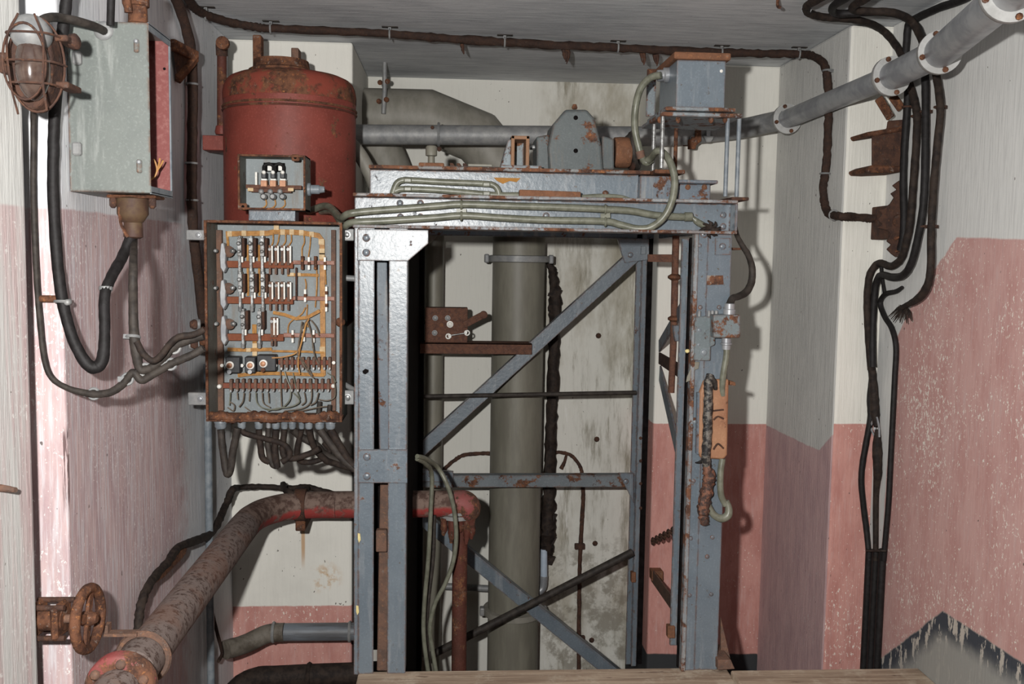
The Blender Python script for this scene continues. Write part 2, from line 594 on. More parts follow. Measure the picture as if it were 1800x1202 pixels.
# thresholds in front of the shaft
N = NT('dusty_threshold')
n1 = N.noise((3, 40, 40), 5, .65)
c = N.mix(N.ramp(n1, .34, .66), (.46, .36, .27), (.28, .205, .15))
c = N.mix(N.ramp(N.noise(14, 5, .7), .5, .7, 0, .7), c, (.55, .47, .37))
c = N.mix(N.ramp(N.noise((6, 50, 50), 4, .7), .64, .68, 0, .8), c, (.10, .06, .045))
M_SILL = N.out(c, .92, 0, n1, .6, .006, .15)
ZS = W(950, 1176, 3.02).z
xa = W(628, 1190, 2.98).x; xb = W(1282, 1180, 2.98).x
mb = MB().box(xa, xb, 2.50, 3.02, 0, ZS)
struct(mb.build('trim_1', M_SILL, bevel=.006, bseg=2))
ZS2 = W(1450, 1180, 2.93).z
xc = W(1287, 1185, 2.93).x
mb = MB().box(xc, XR, 2.50, 2.95, 0, ZS2)
struct(mb.build('trim_2', M_SILL, bevel=.006, bseg=2))

# ------------------------------------------------------------------ light: the hand-held flash, and the faint bounce of the room
ld = bpy.data.lights.new('camera_flash', 'SPOT')
ld.energy = 260; ld.shadow_soft_size = .028
ld.spot_size = R_(145); ld.spot_blend = 1.0
ld.color = (1.0, .98, .945)
lo = bpy.data.objects.new('camera_flash', ld); COL.objects.link(lo)
lo.location = CAM + Vector((-.22, 0.05, .13))
aim = W(760, 600, 3.0) - lo.location
lo.rotation_euler = aim.to_track_quat('-Z', 'Y').to_euler()
w = bpy.data.worlds.new('world'); SC.world = w
w.use_nodes = True
w.node_tree.nodes['Background'].inputs[0].default_value = (1.0, .74, .63, 1)
w.node_tree.nodes['Background'].inputs[1].default_value = .028
SC.cycles.max_bounces = 5
SC.cycles.diffuse_bounces = 3
# ------------------------------------------------------------------ shared materials
M_BLUE = mat_paint('blue_grey_paint', (.145, .177, .206), (.118, .147, .176), rust=.63, rough=.34, dust=(.26, .28, .30), spec=.6, bump=.2, chip=(.10, .085, .075))
M_BLUED = mat_paint('blue_grey_paint_worn', (.135, .165, .198), (.10, .128, .16), rust=.58, rough=.5, dust=(.30, .29, .27))
M_BLUEP = mat_simple('blue_grey_fittings', (.22, .245, .265), (.14, .165, .19), .42, sc=30)
M_FLANGE = mat_paint('rust_edged_flange', (.23, .25, .265), (.18, .20, .215), rust=.49, edge=True, rough=.5, dust=(.42, .38, .33))
M_RUST = mat_rust('rust')
M_RUSTD = mat_rust('dark_rust', (.045, .03, .027), .6)
M_RUSTG = mat_rust('grey_brown_rust', (.20, .145, .12), .42)
M_RUSTO = mat_rust('orange_rust', (.26, .125, .07), .45)
M_BARR = mat_paint('rusted_bar_paint', (.15, .175, .19), (.115, .135, .15), rust=.515, edge=True, rough=.6)
M_SCAR = mat_paint('scarred_paint', (.26, .20, .155), (.20, .22, .225), rust=.44, edge=False, rough=.7)
M_RUSTP = mat_rust('purple_brown_rust', (.15, .082, .066), .45, 2.2)
M_RUSTH = mat_paint('half_rusted_paint', (.22, .23, .23), (.17, .18, .18), rust=.45, edge=True, rough=.6)
M_REDP = mat_paint('red_oxide_paint', (.215, .048, .035), (.165, .037, .027), rust=.60, edge=False, rough=.55, spec=.3)
M_REDB = mat_paint('red_oxide_dark', (.105, .032, .022), (.07, .026, .018), rust=.52, edge=False, rough=.7, spec=.3)
M_REDBR = mat_paint('bright_red_remains', (.25, .05, .048), (.20, .085, .075), rust=.45, edge=False, rough=.65)
M_DUCT = mat_simple('grey_olive_duct', (.27, .255, .22), (.195, .185, .155), .55, sc=5, bump=.1, str_=(12, 12, 5))
M_PIPE = mat_simple('grey_olive_pipe', (.215, .205, .165), (.165, .155, .125), .5, sc=5, bump=.08, str_=(16, 16, 3))
M_GALV = mat_simple('galvanised_zinc', (.40, .41, .42), (.27, .28, .30), .42, .35, sc=14, bump=.12)
M_FLG = mat_simple('pale_zinc', (.50, .50, .49), (.38, .38, .37), .5, .1, sc=18, bump=.1)
M_GALVD = mat_simple('dull_zinc', (.30, .30, .295), (.20, .205, .21), .55, .2, sc=20, bump=.15)
M_STEEL = mat_simple('bright_steel', (.40, .41, .41), (.15, .145, .14), .36, .5, sc=75, bump=.1)
M_CABLE = mat_simple('black_cable', (0.0161, 0.0143, 0.0149), (0.0081, 0.0068, 0.0068), .62, sc=60, bump=.5, spec=.3)
M_CABLEB = mat_simple('brown_black_cable', (0.0360, 0.0248, 0.0192), (0.0149, 0.0105, 0.0093), .75, sc=45, bump=.8, spec=.25)
M_CABLEG = mat_simple('grey_brown_cable', (0.0496, 0.0409, 0.0347), (0.0236, 0.0192, 0.0167), .65, sc=40, bump=.4, spec=.3)
M_CABLER = mat_rust('rusty_armoured_cable', (.030, .021, .018), .84, 1.6)
M_OLIVE = mat_simple('olive_grey_cable', (.185, .188, .145), (.12, .122, .09), .38, sc=35, bump=.25)
M_BLACK = mat_simple('black_and_shade', (.012, .010, .010), (.006, .005, .005), .9, sc=30, spec=.03)  # plain black; also painted on where the frame's slots and sides lie in shade
M_BAKE = mat_simple('black_bakelite', (.030, .032, .036), (.018, .018, .02), .45, sc=40)
M_WIRE = mat_simple('orange_wire', (.52, .27, .085), (.36, .175, .055), .55, sc=70, bump=.1)
M_TAPE = mat_simple('cream_binding', (.66, .50, .30), (.52, .37, .2), .7, sc=60)
M_WIREG = mat_simple('grey_wire', (.17, .135, .10), (.10, .075, .055), .6, sc=60)
M_WHITEC = mat_simple('white_ceramic', (.85, .84, .80), (.70, .68, .62), .35, sc=60, bump=.05)
M_BRASS = mat_simple('dull_copper', (.47, .24, .13), (.33, .15, .085), .5, .2, sc=50)
M_YEL = mat_simple('pale_yellow_paint', (.75, .66, .32), (.62, .5, .22), .6)


_bolt = {}


def bolt(px, py, Y, parent, r=.0075, mat=None, name='bolt', axis=(0, -1, 0), h=.007):
    """round-headed bolt with its washer, seen head-on"""
    mat = mat or M_BLUE
    key = (mat.name, name, axis)
    p = W(px, py, Y) if not isinstance(px, Vector) else px
    base = parent.location
    if key not in _bolt:
        mb = MB().lathe([(1.25, 0), (1.25, .18), (1.0, .2), (1.0, .6), (.86, .72)], (0, 0, 0), axis, 12)
        me_o = mb.build(name, mat, None)
        _bolt[key] = me_o.data
        o = me_o
    else:
        o = bpy.data.objects.new(name, _bolt[key]); COL.objects.link(o)
    o.parent = parent
    o.location = p - base
    o.scale = (r, r, r)
    return o


# ------------------------------------------------------------------ the lift frame over the shaft
FY = 3.0
RY = 4.20
base = W(950, 1176, FY)
fr = thing('lift_frame', (base.x, 3.3, ZS), 'tall blue-grey riveted steel lift frame with diagonal braces standing over the shaft', 'lift frame')
ztop = W(950, 352, FY).z; zbot = W(950, 401, FY).z
# front left post: two strips with a slot between, closed by plates
x622, x630, x658 = W(623, 600, FY).x, W(630, 600, FY).x, W(658, 600, FY).x
x683, x716 = W(683, 600, FY).x, W(716, 600, FY).x
mb = MB().box(x630, x658, FY, FY + .008, ZS, zbot); mb.box(x622, x630 + .001, FY - .006, FY + .10, ZS, zbot)
mb.build('post', M_BLUE, fr, .0015)
mb = MB().box(x622 + .004, x716 - .012, FY + .19, FY + .20, ZS, zbot); mb.build('slot_shade_plate', M_BLACK, fr, label='added black plate standing for shade behind the slot')  # added plate, its black stands for the shaded channel side in the slot
mb = MB().pprism([(637, 652), (642, 648), (648, 650), (648, 654), (642, 658), (638, 656)], FY - .001, FY); mb.build('paint_blot', M_BLACK, fr, label='small black paint blot')
mb = MB().box(x683, x716, FY, FY + .008, ZS, zbot); mb.box(x716 - .008, x716, FY + .006, FY + .07, ZS, zbot)
mb.build('post', M_BLUE, fr, .0015)
mb = MB().box(x716 - .009, x716 - .001, FY + .07, RY - .06, ZS - .5, zbot); mb.build('side_panel', M_BLACK, fr, label='side panel of the frame, painted black as shade')  # unlit face of the panel, its shade put into the colour
mb = MB().bar(W(671, 440, FY + .14), W(678, 815, FY + .14), .036, .05); mb.build('guide_bar', M_BLUED, fr, .002)
mb = MB().bar(W(678, 845, FY + .14), W(672, 1176, FY + .14), .034, .03); mb.bar(W(671, 930, FY + .11), W(671, 968, FY + .11), .036, .03)
mb.build('guide_board', M_RUSTG, fr, .003, label='rusty brown lower guide board')
mb = MB().pprism([(628, 402), (753, 404), (753, 428), (717, 459), (628, 458)], FY - .010, FY)
mb.build('gusset', M_BLUE, fr, .0015)
mb = MB().pprism([(629, 790), (716, 790), (716, 849), (629, 849)], FY - .010, FY)
mb.build('joint_plate', M_BLUE, fr, .0015)
for q in ((644, 418), (644, 444), (645, 803), (645, 837)):
    bolt(*q, FY - .010, fr, .010)
# front cross beam (a channel with its flanges forward) and the beam stacked on it
xl, xr = W(622, 375, FY).x, W(1291, 385, FY).x
mb = MB().box(xl, xr, FY + .022, FY + .032, zbot, ztop)
mb.cur = 1
mb.box(xl, xr, FY - .035, FY + .12, ztop, ztop + .010)
mb.box(xl, xr, FY - .035, FY + .12, zbot - .009, zbot)
mb.cur = 0
mb.box(xr - .008, xr, FY - .035, FY + .12, zbot, ztop)
mb.build('cross_beam', [M_BLUE, M_FLANGE], fr, .0015)
u0, u1 = W(650, 320, 3.08).x, W(1122, 325, 3.08).x
uz = W(900, 303, 3.08).z
mb = MB().box(u0, u1, 3.08, 3.09, ztop + .010, uz)
mb.cur = 1
mb.box(u0, u1 + .03, 3.04, 3.40, uz, uz + .011)
mb.build('upper_beam', [M_BLUE, M_RUSTH], fr, .0015)
mb = MB().box(u1, W(1187, 330, 3.04).x, 3.05, 3.40, ztop + .010, uz - .004)
mb.build('beam_block', M_BLUED, fr, .002)
s0, s1 = W(1196, 335, 3.0).x, W(1252, 335, 3.0).x
mb = MB().box(s0, s1, 3.02, 3.12, ztop + .010, W(1220, 323, 3.0).z)
mb.box(s0 - .02, s1 + .012, 2.98, 3.14, W(1220, 323, 3.0).z, W(1220, 317, 3.0).z)
mb.build('beam_stub', M_BLUED, fr, .002)
for q in ((1209, 329), (1238, 329), (1235, 352)):
    bolt(*q, 3.02, fr, .007, M_RUSTO)
for q in ((703, 357), (739, 357), (704, 381), (739, 381), (1271, 378), (1271, 398), (960, 379)):
    bolt(*q, FY + .022, fr, .0085)
mb = MB().pprism([(868, 312), (915, 313), (908, 320), (896, 318), (884, 323), (874, 318)], 3.076, 3.08); mb.build('rust_flake', mat_rust('bright_orange_rust', (.55, .27, .06), .6), fr, label='bright orange flaking rust on the upper beam')
for q in ((631, 945), (628, 1072), (634, 812)):
    MB().pprism([(q[0] - 2, q[1] - 8), (q[0] + 2, q[1] - 7), (q[0] + 3, q[1] + 4), (q[0], q[1] + 9), (q[0] - 2, q[1] + 3)], FY - .0075, FY - .005).build('paint_fleck', M_YEL, fr, label='pale yellow paint fleck')
mb = MB().pprism([(913, 333), (1021, 337), (1021, 349), (913, 347)], 2.99, 3.02)
mb.build('angle_cleat', M_RUSTO, fr, .002, label='flaking orange-rusted cleat')
# corner plate ends at the far right of the beam
mb = MB().box(xr - .02, xr + .035, FY - .03, FY + .2, ztop + .010, ztop + .020)
mb.build('end_plate', M_RUSTD, fr, .002)
# front right post
a, b, c_ = W(1222, 560, FY).x, W(1240, 560, FY).x, W(1282, 560, FY).x
f0 = W(1215, 560, FY).x
mb = MB().box(a, b, FY - .004, FY + .006, ZS, zbot - .009); mb.box(b - .001, c_, FY, FY + .010, ZS, zbot - .009)
mb.box(c_ - .009, c_, FY + .004, FY + .13, ZS, zbot - .009)
mb.build('post', M_BLUE, fr, .0015)
mb = MB().box(f0, a + .001, FY - .012, FY + .02, ZS, zbot - .009)
mb.build('post_flange', M_FLANGE, fr, .0015)
g0, g1 = W(1195, 560, 3.2).x, W(1209, 560, 3.2).x
mb = MB().box(g0, g1, 3.2, 3.212, ZS, zbot - .02); mb.box(g1 - .006, g1, 3.2, 3.26, ZS, zbot - .02)
mb.build('guide_rail', M_BLUE, fr, .0015)
mb = MB().box(W(1208, 560, 3.03).x, f0 + .004, 3.022, 3.032, ZS, zbot - .02)
mb.build('slot_shade', M_BLACK, fr)  # solid black strip painted as the shade of the gap beside the post
mb = MB().pprism([(1257, 418), (1284, 418), (1284, 448), (1257, 448)], FY - .006, FY); mb.build('washer_plate', M_BLUE, fr, .001)
mb = MB().pprism([(1238, 484), (1271, 484), (1272, 500), (1242, 501)], FY - .002, FY); mb.build('nameplate_scar', M_SCAR, fr, label='rusty patch where a plate was fixed')
for q in ((1230, 432), (1231, 540), (1264, 540), (1219, 845), (1214, 946), (1252, 944), (1212, 1046), (1250, 1044), (1243, 978)):
    bolt(*q, FY - .004, fr, .0058)
bolt(1270, 433, FY - .006, fr, .009)
bolt(1237, 412, FY - .01, fr, .009)
mb = MB().pprism([(1267, 1085), (1284, 1158), (1267, 1158)], FY + .05, FY + .06); mb.build('foot_rib', M_RUSTG, fr, .001)
mb = MB().pprism([(1262, 1160), (1285, 1160), (1292, 1176), (1262, 1178)], FY - .03, FY + .1); mb.build('foot_plate', M_RUSTG, fr, .002)
mb = MB().pprism([(1266, 664), (1293, 672), (1293, 678), (1275, 676), (1274, 692), (1268, 692)], FY + .02, FY + .05); mb.build('hook_bracket', M_RUSTO, fr, .001)
# rear posts and beam
h0, h1 = W(1112, 700, RY).x, W(1131, 700, RY).x
k0, k1 = W(1142, 700, RY).x, W(1152, 700, RY).x
mb = MB().box(x716 - .012, x716 + .02, RY - .06, RY + .06, ZS - .5, zbot); mb.build('post', M_BLACK, fr, .0015)  # rear left post, coloured black for the shadow it stands in
mb = MB().box(h0, h1, RY, RY + .012, ZS - .5, zbot + .02); mb.box(h0 + .022, h1 - .004, RY - .02, RY, ZS - .5, zbot + .02); mb.box(h1 - .010, h1, RY, RY + .14, ZS - .5, zbot)
mb.build('post', M_BLUE, fr, .0015)
mb = MB().box(k0, k1, RY, RY + .012, ZS - .5, zbot); mb.build('post', M_BLUE, fr, .0015)
mb = MB().box(h1 - .001, k0 + .001, RY + .006, RY + .075, ZS - .5, zbot); mb.build('slot_shade', M_BLACK, fr)  # black fill standing for the shaded channel side between the two strips
r0 = W(735, 410, RY).x
mb = MB().box(r0, k1, RY, RY + .06, zbot, ztop); mb.build('rear_beam', M_BLUED, fr, .002)
mb = MB().box(k0, k1 + .02, FY + .12, RY, zbot, ztop); mb.build('side_beam', M_BLUED, fr, .002)
mb = MB().box(x716 - .05, x716, FY + .12, RY + .06, zbot, ztop); mb.build('side_beam', M_BLUED, fr, .002)
# rear bracing: angle irons
def angle(p, q, Y, wpx, name='brace', mat=M_BLUE):
    A, B = W(*p, Y), W(*q, Y)
    wdt = wpx * Y / FOC
    mb = MB().bar(A, B, wdt, .007)
    d = (B - A).normalized(); s = d.cross(Vector((0, 1, 0))).normalized()
    if s.z < 0: s = -s
    off = s * (wdt / 2 - .003) + Vector((0, .02, 0))
    mb.bar(A + off, B + off, .006, .045)
    return mb.build(name, mat, fr, .001)
angle((738, 793), (1118, 447), RY - .03, 23)
angle((722, 895), (1085, 1190), RY - .03, 24)
angle((734, 846), (1114, 845), RY - .02, 22, 'cross_bar', M_BARR)
mb = MB().pprism([(735, 824), (797, 829), (797, 848), (735, 846)], RY - .045, RY - .025); mb.build('gusset', M_BLUE, fr, .001)
mb = MB().pprism([(1086, 420), (1141, 420), (1141, 456), (1098, 462)], RY - .045, RY - .02); mb.build('gusset', M_BLUE, fr, .001)
mb = MB().pprism([(1088, 832), (1114, 832), (1114, 884)], RY - .04, RY - .02); mb.build('gusset', M_BLUE, fr, .001)
for q in ((1108, 448), (1100, 846), (785, 838), (757, 834)):
    bolt(*q, RY - .045, fr, .010)
mb = MB().box(W(1122, 440, RY).x, W(1131, 440, RY).x, RY - .06, RY - .02, W(1126, 447, RY).z, W(1126, 433, RY).z); mb.build('clamp_nut', M_BLUEP, fr, .002)
mb = MB().tube([W(730, 697, RY - .05), W(1118, 690, RY - .05)], .0095, 10, straight=True); mb.build('tie_rod', M_CABLEG, fr, label='thin horizontal tie rod')
mb = MB().tube([W(745, 1158, RY - .09), W(1112, 970, RY - .09)], .017, 12, straight=True); mb.build('tie_rod', M_CABLEG, fr, label='thick slanting tie rod')
# side bracing towards the rear right post
xs_r, xs_f = (k1 + .0), g0 + .012
def sidebar(p, Yp, q, Yq, wdt, mat=M_BLUED):
    MB().bar(W(*p, Yp), W(*q, Yq), wdt, .008, up=(1, 0, 0)).build('brace', mat, fr, .001)
sidebar((1157, 612), 4.15, (1200, 540), 3.35, .05)
sidebar((1157, 628), 4.15, (1200, 655), 3.35, .05, M_RUSTD)
sidebar((1158, 645), 4.15, (1205, 850), 3.35, .06)
sidebar((1146, 1010), 4.1, (1203, 1090), 3.35, .055, M_RUSTG)
mb = MB().pprism([(1146, 1004), (1166, 1004), (1166, 1022), (1146, 1022)], 4.05, 4.12); mb.build('clamp_nut', M_RUSTO, fr, .003)
mb = MB().pprism([(1174, 1101), (1187, 1101), (1187, 1122), (1174, 1122)], 3.19, 3.22); mb.build('clamp_nut', M_RUSTO, fr, .002)
mb = MB().pprism([(1110, 1006), (1118, 1006), (1118, 1024), (1110, 1024)], RY - .03, RY); mb.build('clamp_nut', M_RUSTO, fr, .002)
for y in (770, 810, 850, 893):
    bolt(1126, y, RY - .02, fr, .006, M_RUSTD)

# rusty adjusting rod with collars beside the right guide rail
ar = thing('adjusting_rod', W(1186, 690, 3.5), 'thin rusty vertical rod with collars and strap inside the right post', 'rod')
p0, p1 = W(1188, 414, 3.5), W(1180, 690, 3.5)
MB().tube([p0, W(1186, 505, 3.5), W(1184, 590, 3.5), p1], .013, 10, lump=.06).build('rod', M_RUSTP, ar)
mb = MB().pprism([(1139, 447), (1192, 447), (1192, 461), (1139, 460)], 3.50, 3.51); mb.build('strap', M_RUSTP, ar, .001)
for y in (487, 560):
    mb = MB().lathe([(.013, -.012), (.026, -.004), (.026, .004), (.013, .012)], W(1186, y, 3.5), (0, 0, 1), 8); mb.build('collar', M_RUST, ar)
mb = MB().pprism([(1183, 572), (1206, 572), (1206, 600), (1187, 600)], 3.46, 3.48); mb.build('guide_bracket', M_BLUE, ar, .001)
bolt(1196, 585, 3.46, ar, .008)

# rusty shelf angle carrying the lever box
sh = MB(); Ysh = RY - .07
A, B = W(738, 602, Ysh), W(935, 606, Ysh)
zt = A.z; zb_ = W(830, 622, Ysh).z
sh.box(A.x, B.x, Ysh, Ysh + .006, zb_, zt); sh.box(A.x, B.x, Ysh, Ysh + .12, zt - .006, zt)
o = sh.build('shelf_bracket', M_RUSTP, None, .001)
tag(o, 'rusty brown angle-iron shelf between left post and diagonal brace', 'bracket')
lb = thing('lever_switch', W(785, 602, Ysh), 'small rusty brown switch box with lever standing on the rusty shelf', 'switch')
y0 = Ysh + .015
bx0, bx1 = W(747, 570, y0).x, W(822, 570, y0).x
MB().box(bx0, bx1, y0, y0 + .09, zt, W(785, 541, y0).z).build('body', M_RUSTP, lb, .003, 2)
for q in ((765, 559), (764, 585), (787, 559)):
    bolt(*q, y0, lb, .0095, M_GALVD, 'screw')
bolt(791, 570, y0, lb, .0115, M_WHITEC, 'screw'); bolt(776, 571, y0, lb, .007, M_RUSTO, 'screw')
mb = MB().bar(W(815, 571, y0 - .014), W(850, 553, y0 - .014), .030, .01); mb.lathe([(.017, 0), (.017, .014), (.010, .018)], W(850, 553, y0 - .006), (0, -1, 0), 14)
lv = mb.build('lever', M_RUSTP, lb, .002)
mb = MB().tube([W(789, 590, y0 - .012), W(820, 585, y0 - .012)], .0035, 8, straight=True)
lk = mb.build('link', M_STEEL, lb)
for q in ((788, 591), (821, 585)):
    c = W(*q, y0 - .012)
    mb = MB().ring(c, (0, 1, 0), .010, .0032, 14, 6); mb.bar(c + Vector((.0, 0, 0)), c + Vector((.012 if q[0] < 800 else -.012, 0, .003)), .012, .006)
    mb.build('link_eye', M_WHITEC, lk)
mb = MB().cyl(W(747, 566, y0 + .04), W(739, 566, y0 + .04), .009, 10); mb.build('side_bolt', M_STEEL, lb)
# ------------------------------------------------------------------ the red tank
TY = 3.50
tc = W(511, 350, TY)
tx, ty = tc.x, TY
TR = .228
zt1, zb1 = W(511, 146, 3.29).z, W(511, 585, TY).z
zcol, zctop = W(500, 118, 3.40).z, W(500, 97, 3.40).z
tk = thing('pressure_tank', (tx, ty, zb1), 'large red oxide cylindrical tank with rusty domed top behind the cabinet', 'tank')
sh_ = TR
MB().lathe([(TR * .75, zb1 - zb1), (TR, .05), (TR, zt1 - zb1 - .03)], (tx, ty, zb1), seg=48).build('shell', M_REDP, tk)
dome_prof = [(TR + .001, zt1 - .035), (TR + .002, zt1 - .01), (TR * .99, zt1 + .014), (TR * .955, zt1 + .032), (TR * .90, zt1 + .044), (TR * .80, zt1 + .054), (TR * .66, zt1 + .061), (TR * .5, zt1 + .064)]
N = NT('tank_top_rust')
rc, ra, rb = rust_col(N)
c = N.mix(N.ramp(N.noise(10, 5, .7), .46, .58), rc, (.22, .05, .033))
M_DOME = N.out(c, .85, 0, ra, .5, .004, .2)
MB().lathe([(r, z - zb1) for r, z in dome_prof], (tx, ty, zb1), seg=48).build('dome', M_DOME, tk)
zc0 = zt1 + .060
MB().lathe([(.112, 0), (.112, .016), (.098, .022), (.094, .050), (.06, .056)], (tx - .03, ty, zc0), seg=32).build('neck_collar', M_RUST, tk)
zs_ = W(511, 176, TY - TR).z
for dz in (.0, -.012):
    MB().ring((tx, ty, zs_ + dz), (0, 0, 1), TR + .0005, .0045, 48, 6).build('seam_band', M_RUST if dz == 0 else M_REDB, tk)
l0, l1 = W(446, 90, TY), W(461, 90, TY)
MB().box(l0.x, l1.x, ty - .02, ty + .03, zc0 + .02, W(453, 63, TY).z).build('lifting_lug', M_RUST, tk, .004, 2)
l0, l1 = W(514, 90, TY), W(527, 90, TY)
MB().box(l0.x, l1.x, ty - .03, ty + .03, zc0 + .04, W(520, 87, TY).z).build('lifting_lug', M_RUSTG, tk, .003, 2)
a0, a1 = W(361, 251, 3.44), W(408, 251, 3.44)
MB().box(a0.x - .01, tx - TR * .8, 3.44, 3.52, W(385, 264, 3.44).z, W(385, 238, 3.44).z).build('wall_bracket', M_REDP, tk, .002)
for z in (500, 330):
    MB().box(tx - .05, tx + .05, ty + TR - .02, YBL, W(511, z + 20, TY).z, W(511, z - 20, TY).z).build('wall_bracket', M_REDB, tk, .003)

vt = thing('vent_tube', W(390, 236, 3.50), 'slim red and black upright tube with capped elbow left of the tank', 'pipe')
MB().tube([W(390, 236, 3.50), W(390, 92, 3.50)], .0165, 14, straight=True).build('tube', M_REDB, vt)
MB().tube([W(390, 98, 3.50), W(390, 80, 3.49), W(391, 76, 3.47), W(393, 76, 3.43)], [.020, .021, .021, .021], 14).build('elbow', M_RUSTD, vt)
MB().lathe([(.022, 0), (.022, .02), (.012, .022)], W(393, 77, 3.435), (0, -1, 0), 14).build('cap', M_RUST, vt)
MB().lathe([(.021, 0), (.024, .01), (.020, .03)], W(390, 237, 3.50), (0, 0, 1), 14).build('socket', M_REDP, vt)

# ------------------------------------------------------------------ big ducts and pipes at the back of the shaft
DY = 4.40
dc = thing('ventilation_duct', W(905, 900, DY), 'broad grey-olive duct bending down behind the frame as the widest vertical pipe', 'duct')
dR = .121
lo_z = .02
pA = [W(560, 202, DY), W(755, 206, DY), W(838, 240, DY), W(892, 306, DY), W(913, 388, DY)]
bottom = Vector((W(913, 388, DY).x, DY, 0.0))
MB().tube(pA, dR, 32, straight=True).build('mitred_bend', M_DUCT, dc)
MB().tube([pA[-1], bottom], dR - .002, 36, straight=True).build('vertical_section', M_PIPE, dc)
for py in (455, 1072):
    z = W(915 if py < 600 else 898, py, DY).z
    f = MB().lathe([(dR + .001, -.016), (dR + .020, -.013), (dR + .020, .013), (dR + .001, .016)], (bottom.x, DY, z), seg=36).build('clamp_ring', M_DUCT if py > 600 else M_GALVD, dc)
    for s in (-1, 1):
        MB().box(bottom.x + s * (dR + .014), bottom.x + s * (dR + .036), DY - .03, DY + .01, z - .02, z + .02).build('clamp_ear', M_GALVD, f, .006, 2)
br = thing('branch_duct', W(690, 300, 4.36), 'grey branch duct slanting down under the big duct right of the tank', 'duct')
MB().tube([W(640, 225, 4.38), W(668, 262, 4.36), W(690, 315, 4.36), W(705, 372, 4.36)], [.09, .095, .095, .09], 28).build('bend', M_DUCT, br)
MB().tube([W(705, 366, 4.36), W(758, 420, 4.42)], [.088, .042], 28, straight=True).build('reducer', M_DUCT, br)
o = MB().tube([W(585, 225, 3.79), W(625, 262, 3.79), W(648, 300, 3.79), W(668, 350, 3.79)], .027, 16).build('hose', M_DUCT, None)
tag(o, 'grey hose slanting down between the red tank and the branch duct', 'hose')
xn = W(762, 600, 4.45).x
o = MB().tube([(xn, 4.45, 0), (xn, 4.45, W(762, 385, 4.45).z)], .0445, 24, straight=True).build('drain_pipe', M_PIPE, None)
tag(o, 'narrow grey vertical pipe behind the lever switch box, left of the broad duct', 'pipe')

# hanger of the big duct
hg = thing('duct_hanger', W(674, 150, 4.24), 'thin rusty pipe clip hanging from the ceiling over the big duct', 'hanger')
mb = MB().tube([Vector((W(676, 140, 4.26).x, 4.26, ZC)), W(676, 160, 4.26), W(674, 200, 4.262)], .010, 8, straight=True); mb.build('strap', M_GALVD, hg)
for q in ((668, 145), (681, 143), (666, 178), (679, 175)):
    bolt(*q, 4.25, hg, .009, M_RUST)

# galvanised pipe: across the back, then forward along the right wall
gp = thing('galvanised_pipe', W(950, 236, 4.16), 'flanged galvanised pipe crossing behind the hoist and rising along the right wall', 'pipe')
GY = 4.0
zc = W(950, 239, 4.0).z
path = [W(585, 236, GY), W(1180, 240, GY), W(1290, 228, GY - .02), W(1350, 216, 3.90), W(1384, 209, 3.78)]
MB().tube(path[:2], .040, 22, straight=True).build('pipe_run', M_GALVD, gp)
MB().tube(path[1:], .040, 22, res=8).build('bent_run', M_GALVD, gp)
q = [W(1384, 209, 3.78), W(1567, 134, 2.98), W(1652, 92, 2.67), W(1778, -14, 2.10)]
rr_ = .036
MB().tube([q[0], q[1]], rr_, 24, straight=True).build('pipe_run', M_GALV, gp)
MB().tube([q[1], q[2]], rr_ + .006, 24, straight=True).build('pipe_run', M_GALV, gp)
MB().tube([q[2], q[3], q[3] + (q[3] - q[2]) * .6], rr_ + .008, 24, straight=True).build('pipe_run', M_GALV, gp)
for i, p in enumerate(q):
    d = (q[min(3, i + 1)] - q[max(0, i - 1)]).normalized()
    R = (.058, .061, .060, .066)[i]
    f = MB().lathe([(rr_, -.010), (R, -.009), (R, .007), (R - .003, .010), (rr_, .010)], p - d * .004, -d, 32).build('flange', M_FLG, gp)
    u = d.orthogonal().normalized(); w_ = d.cross(u)
    for k in range(4):
        a = PI / 4 + k * PI / 2 + .3
        c = p + d * .004 + (u * math.cos(a) + w_ * math.sin(a)) * (R - .009)
        b = MB().lathe([(.008, 0), (.008, .006), (.004, .009)], c, d, 8).build('flange_bolt', M_RUST, f)
# hangers on the horizontal run
for (px, py) in ((771, 250),):
    h = thing('pipe_clip', W(px, 262, GY - .05), 'small grey band clip round the horizontal pipe above the grease cup', 'clip')
    MB().ring((W(px, 240, GY).x, GY, zc - .004), (1, 0, 0), .044, .006, 24, 6).build('band', M_GALVD, h)
    bolt(772, 262, GY - .05, h, .008, M_RUSTD); bolt(760, 224, GY - .046, h, .006, M_RUSTD)
h = thing('pipe_support', W(1216, 250, 3.93), 'stepped rusty support under the galvanised pipe behind the box stand', 'support')
MB().pprism([(1223, 228), (1233, 228), (1233, 248), (1224, 256), (1223, 262), (1210, 262), (1210, 245), (1222, 243)], 3.94, 3.955).build('plate', M_RUST, h, .002)
MB().box(W(1216, 240, 3.95).x, W(1226, 240, 3.95).x, 3.95, YBR, W(1220, 250, 3.95).z, W(1220, 240, 3.95).z).build('arm', M_RUSTD, h, .002)
h = thing('pipe_saddle', W(1245, 245, 3.94), 'small grey saddle clip under the galvanised pipe, right of its rusty support', 'clip')
MB().pprism([(1236, 238), (1256, 238), (1254, 244), (1250, 250), (1242, 250), (1239, 243)], 3.935, 3.955).build('plate', M_GALVD, h, .003)
MB().pprism([(1242, 215), (1249, 215), (1249, 240), (1242, 240)], 3.935, 3.945).build('strap', M_GALV, h, .001)

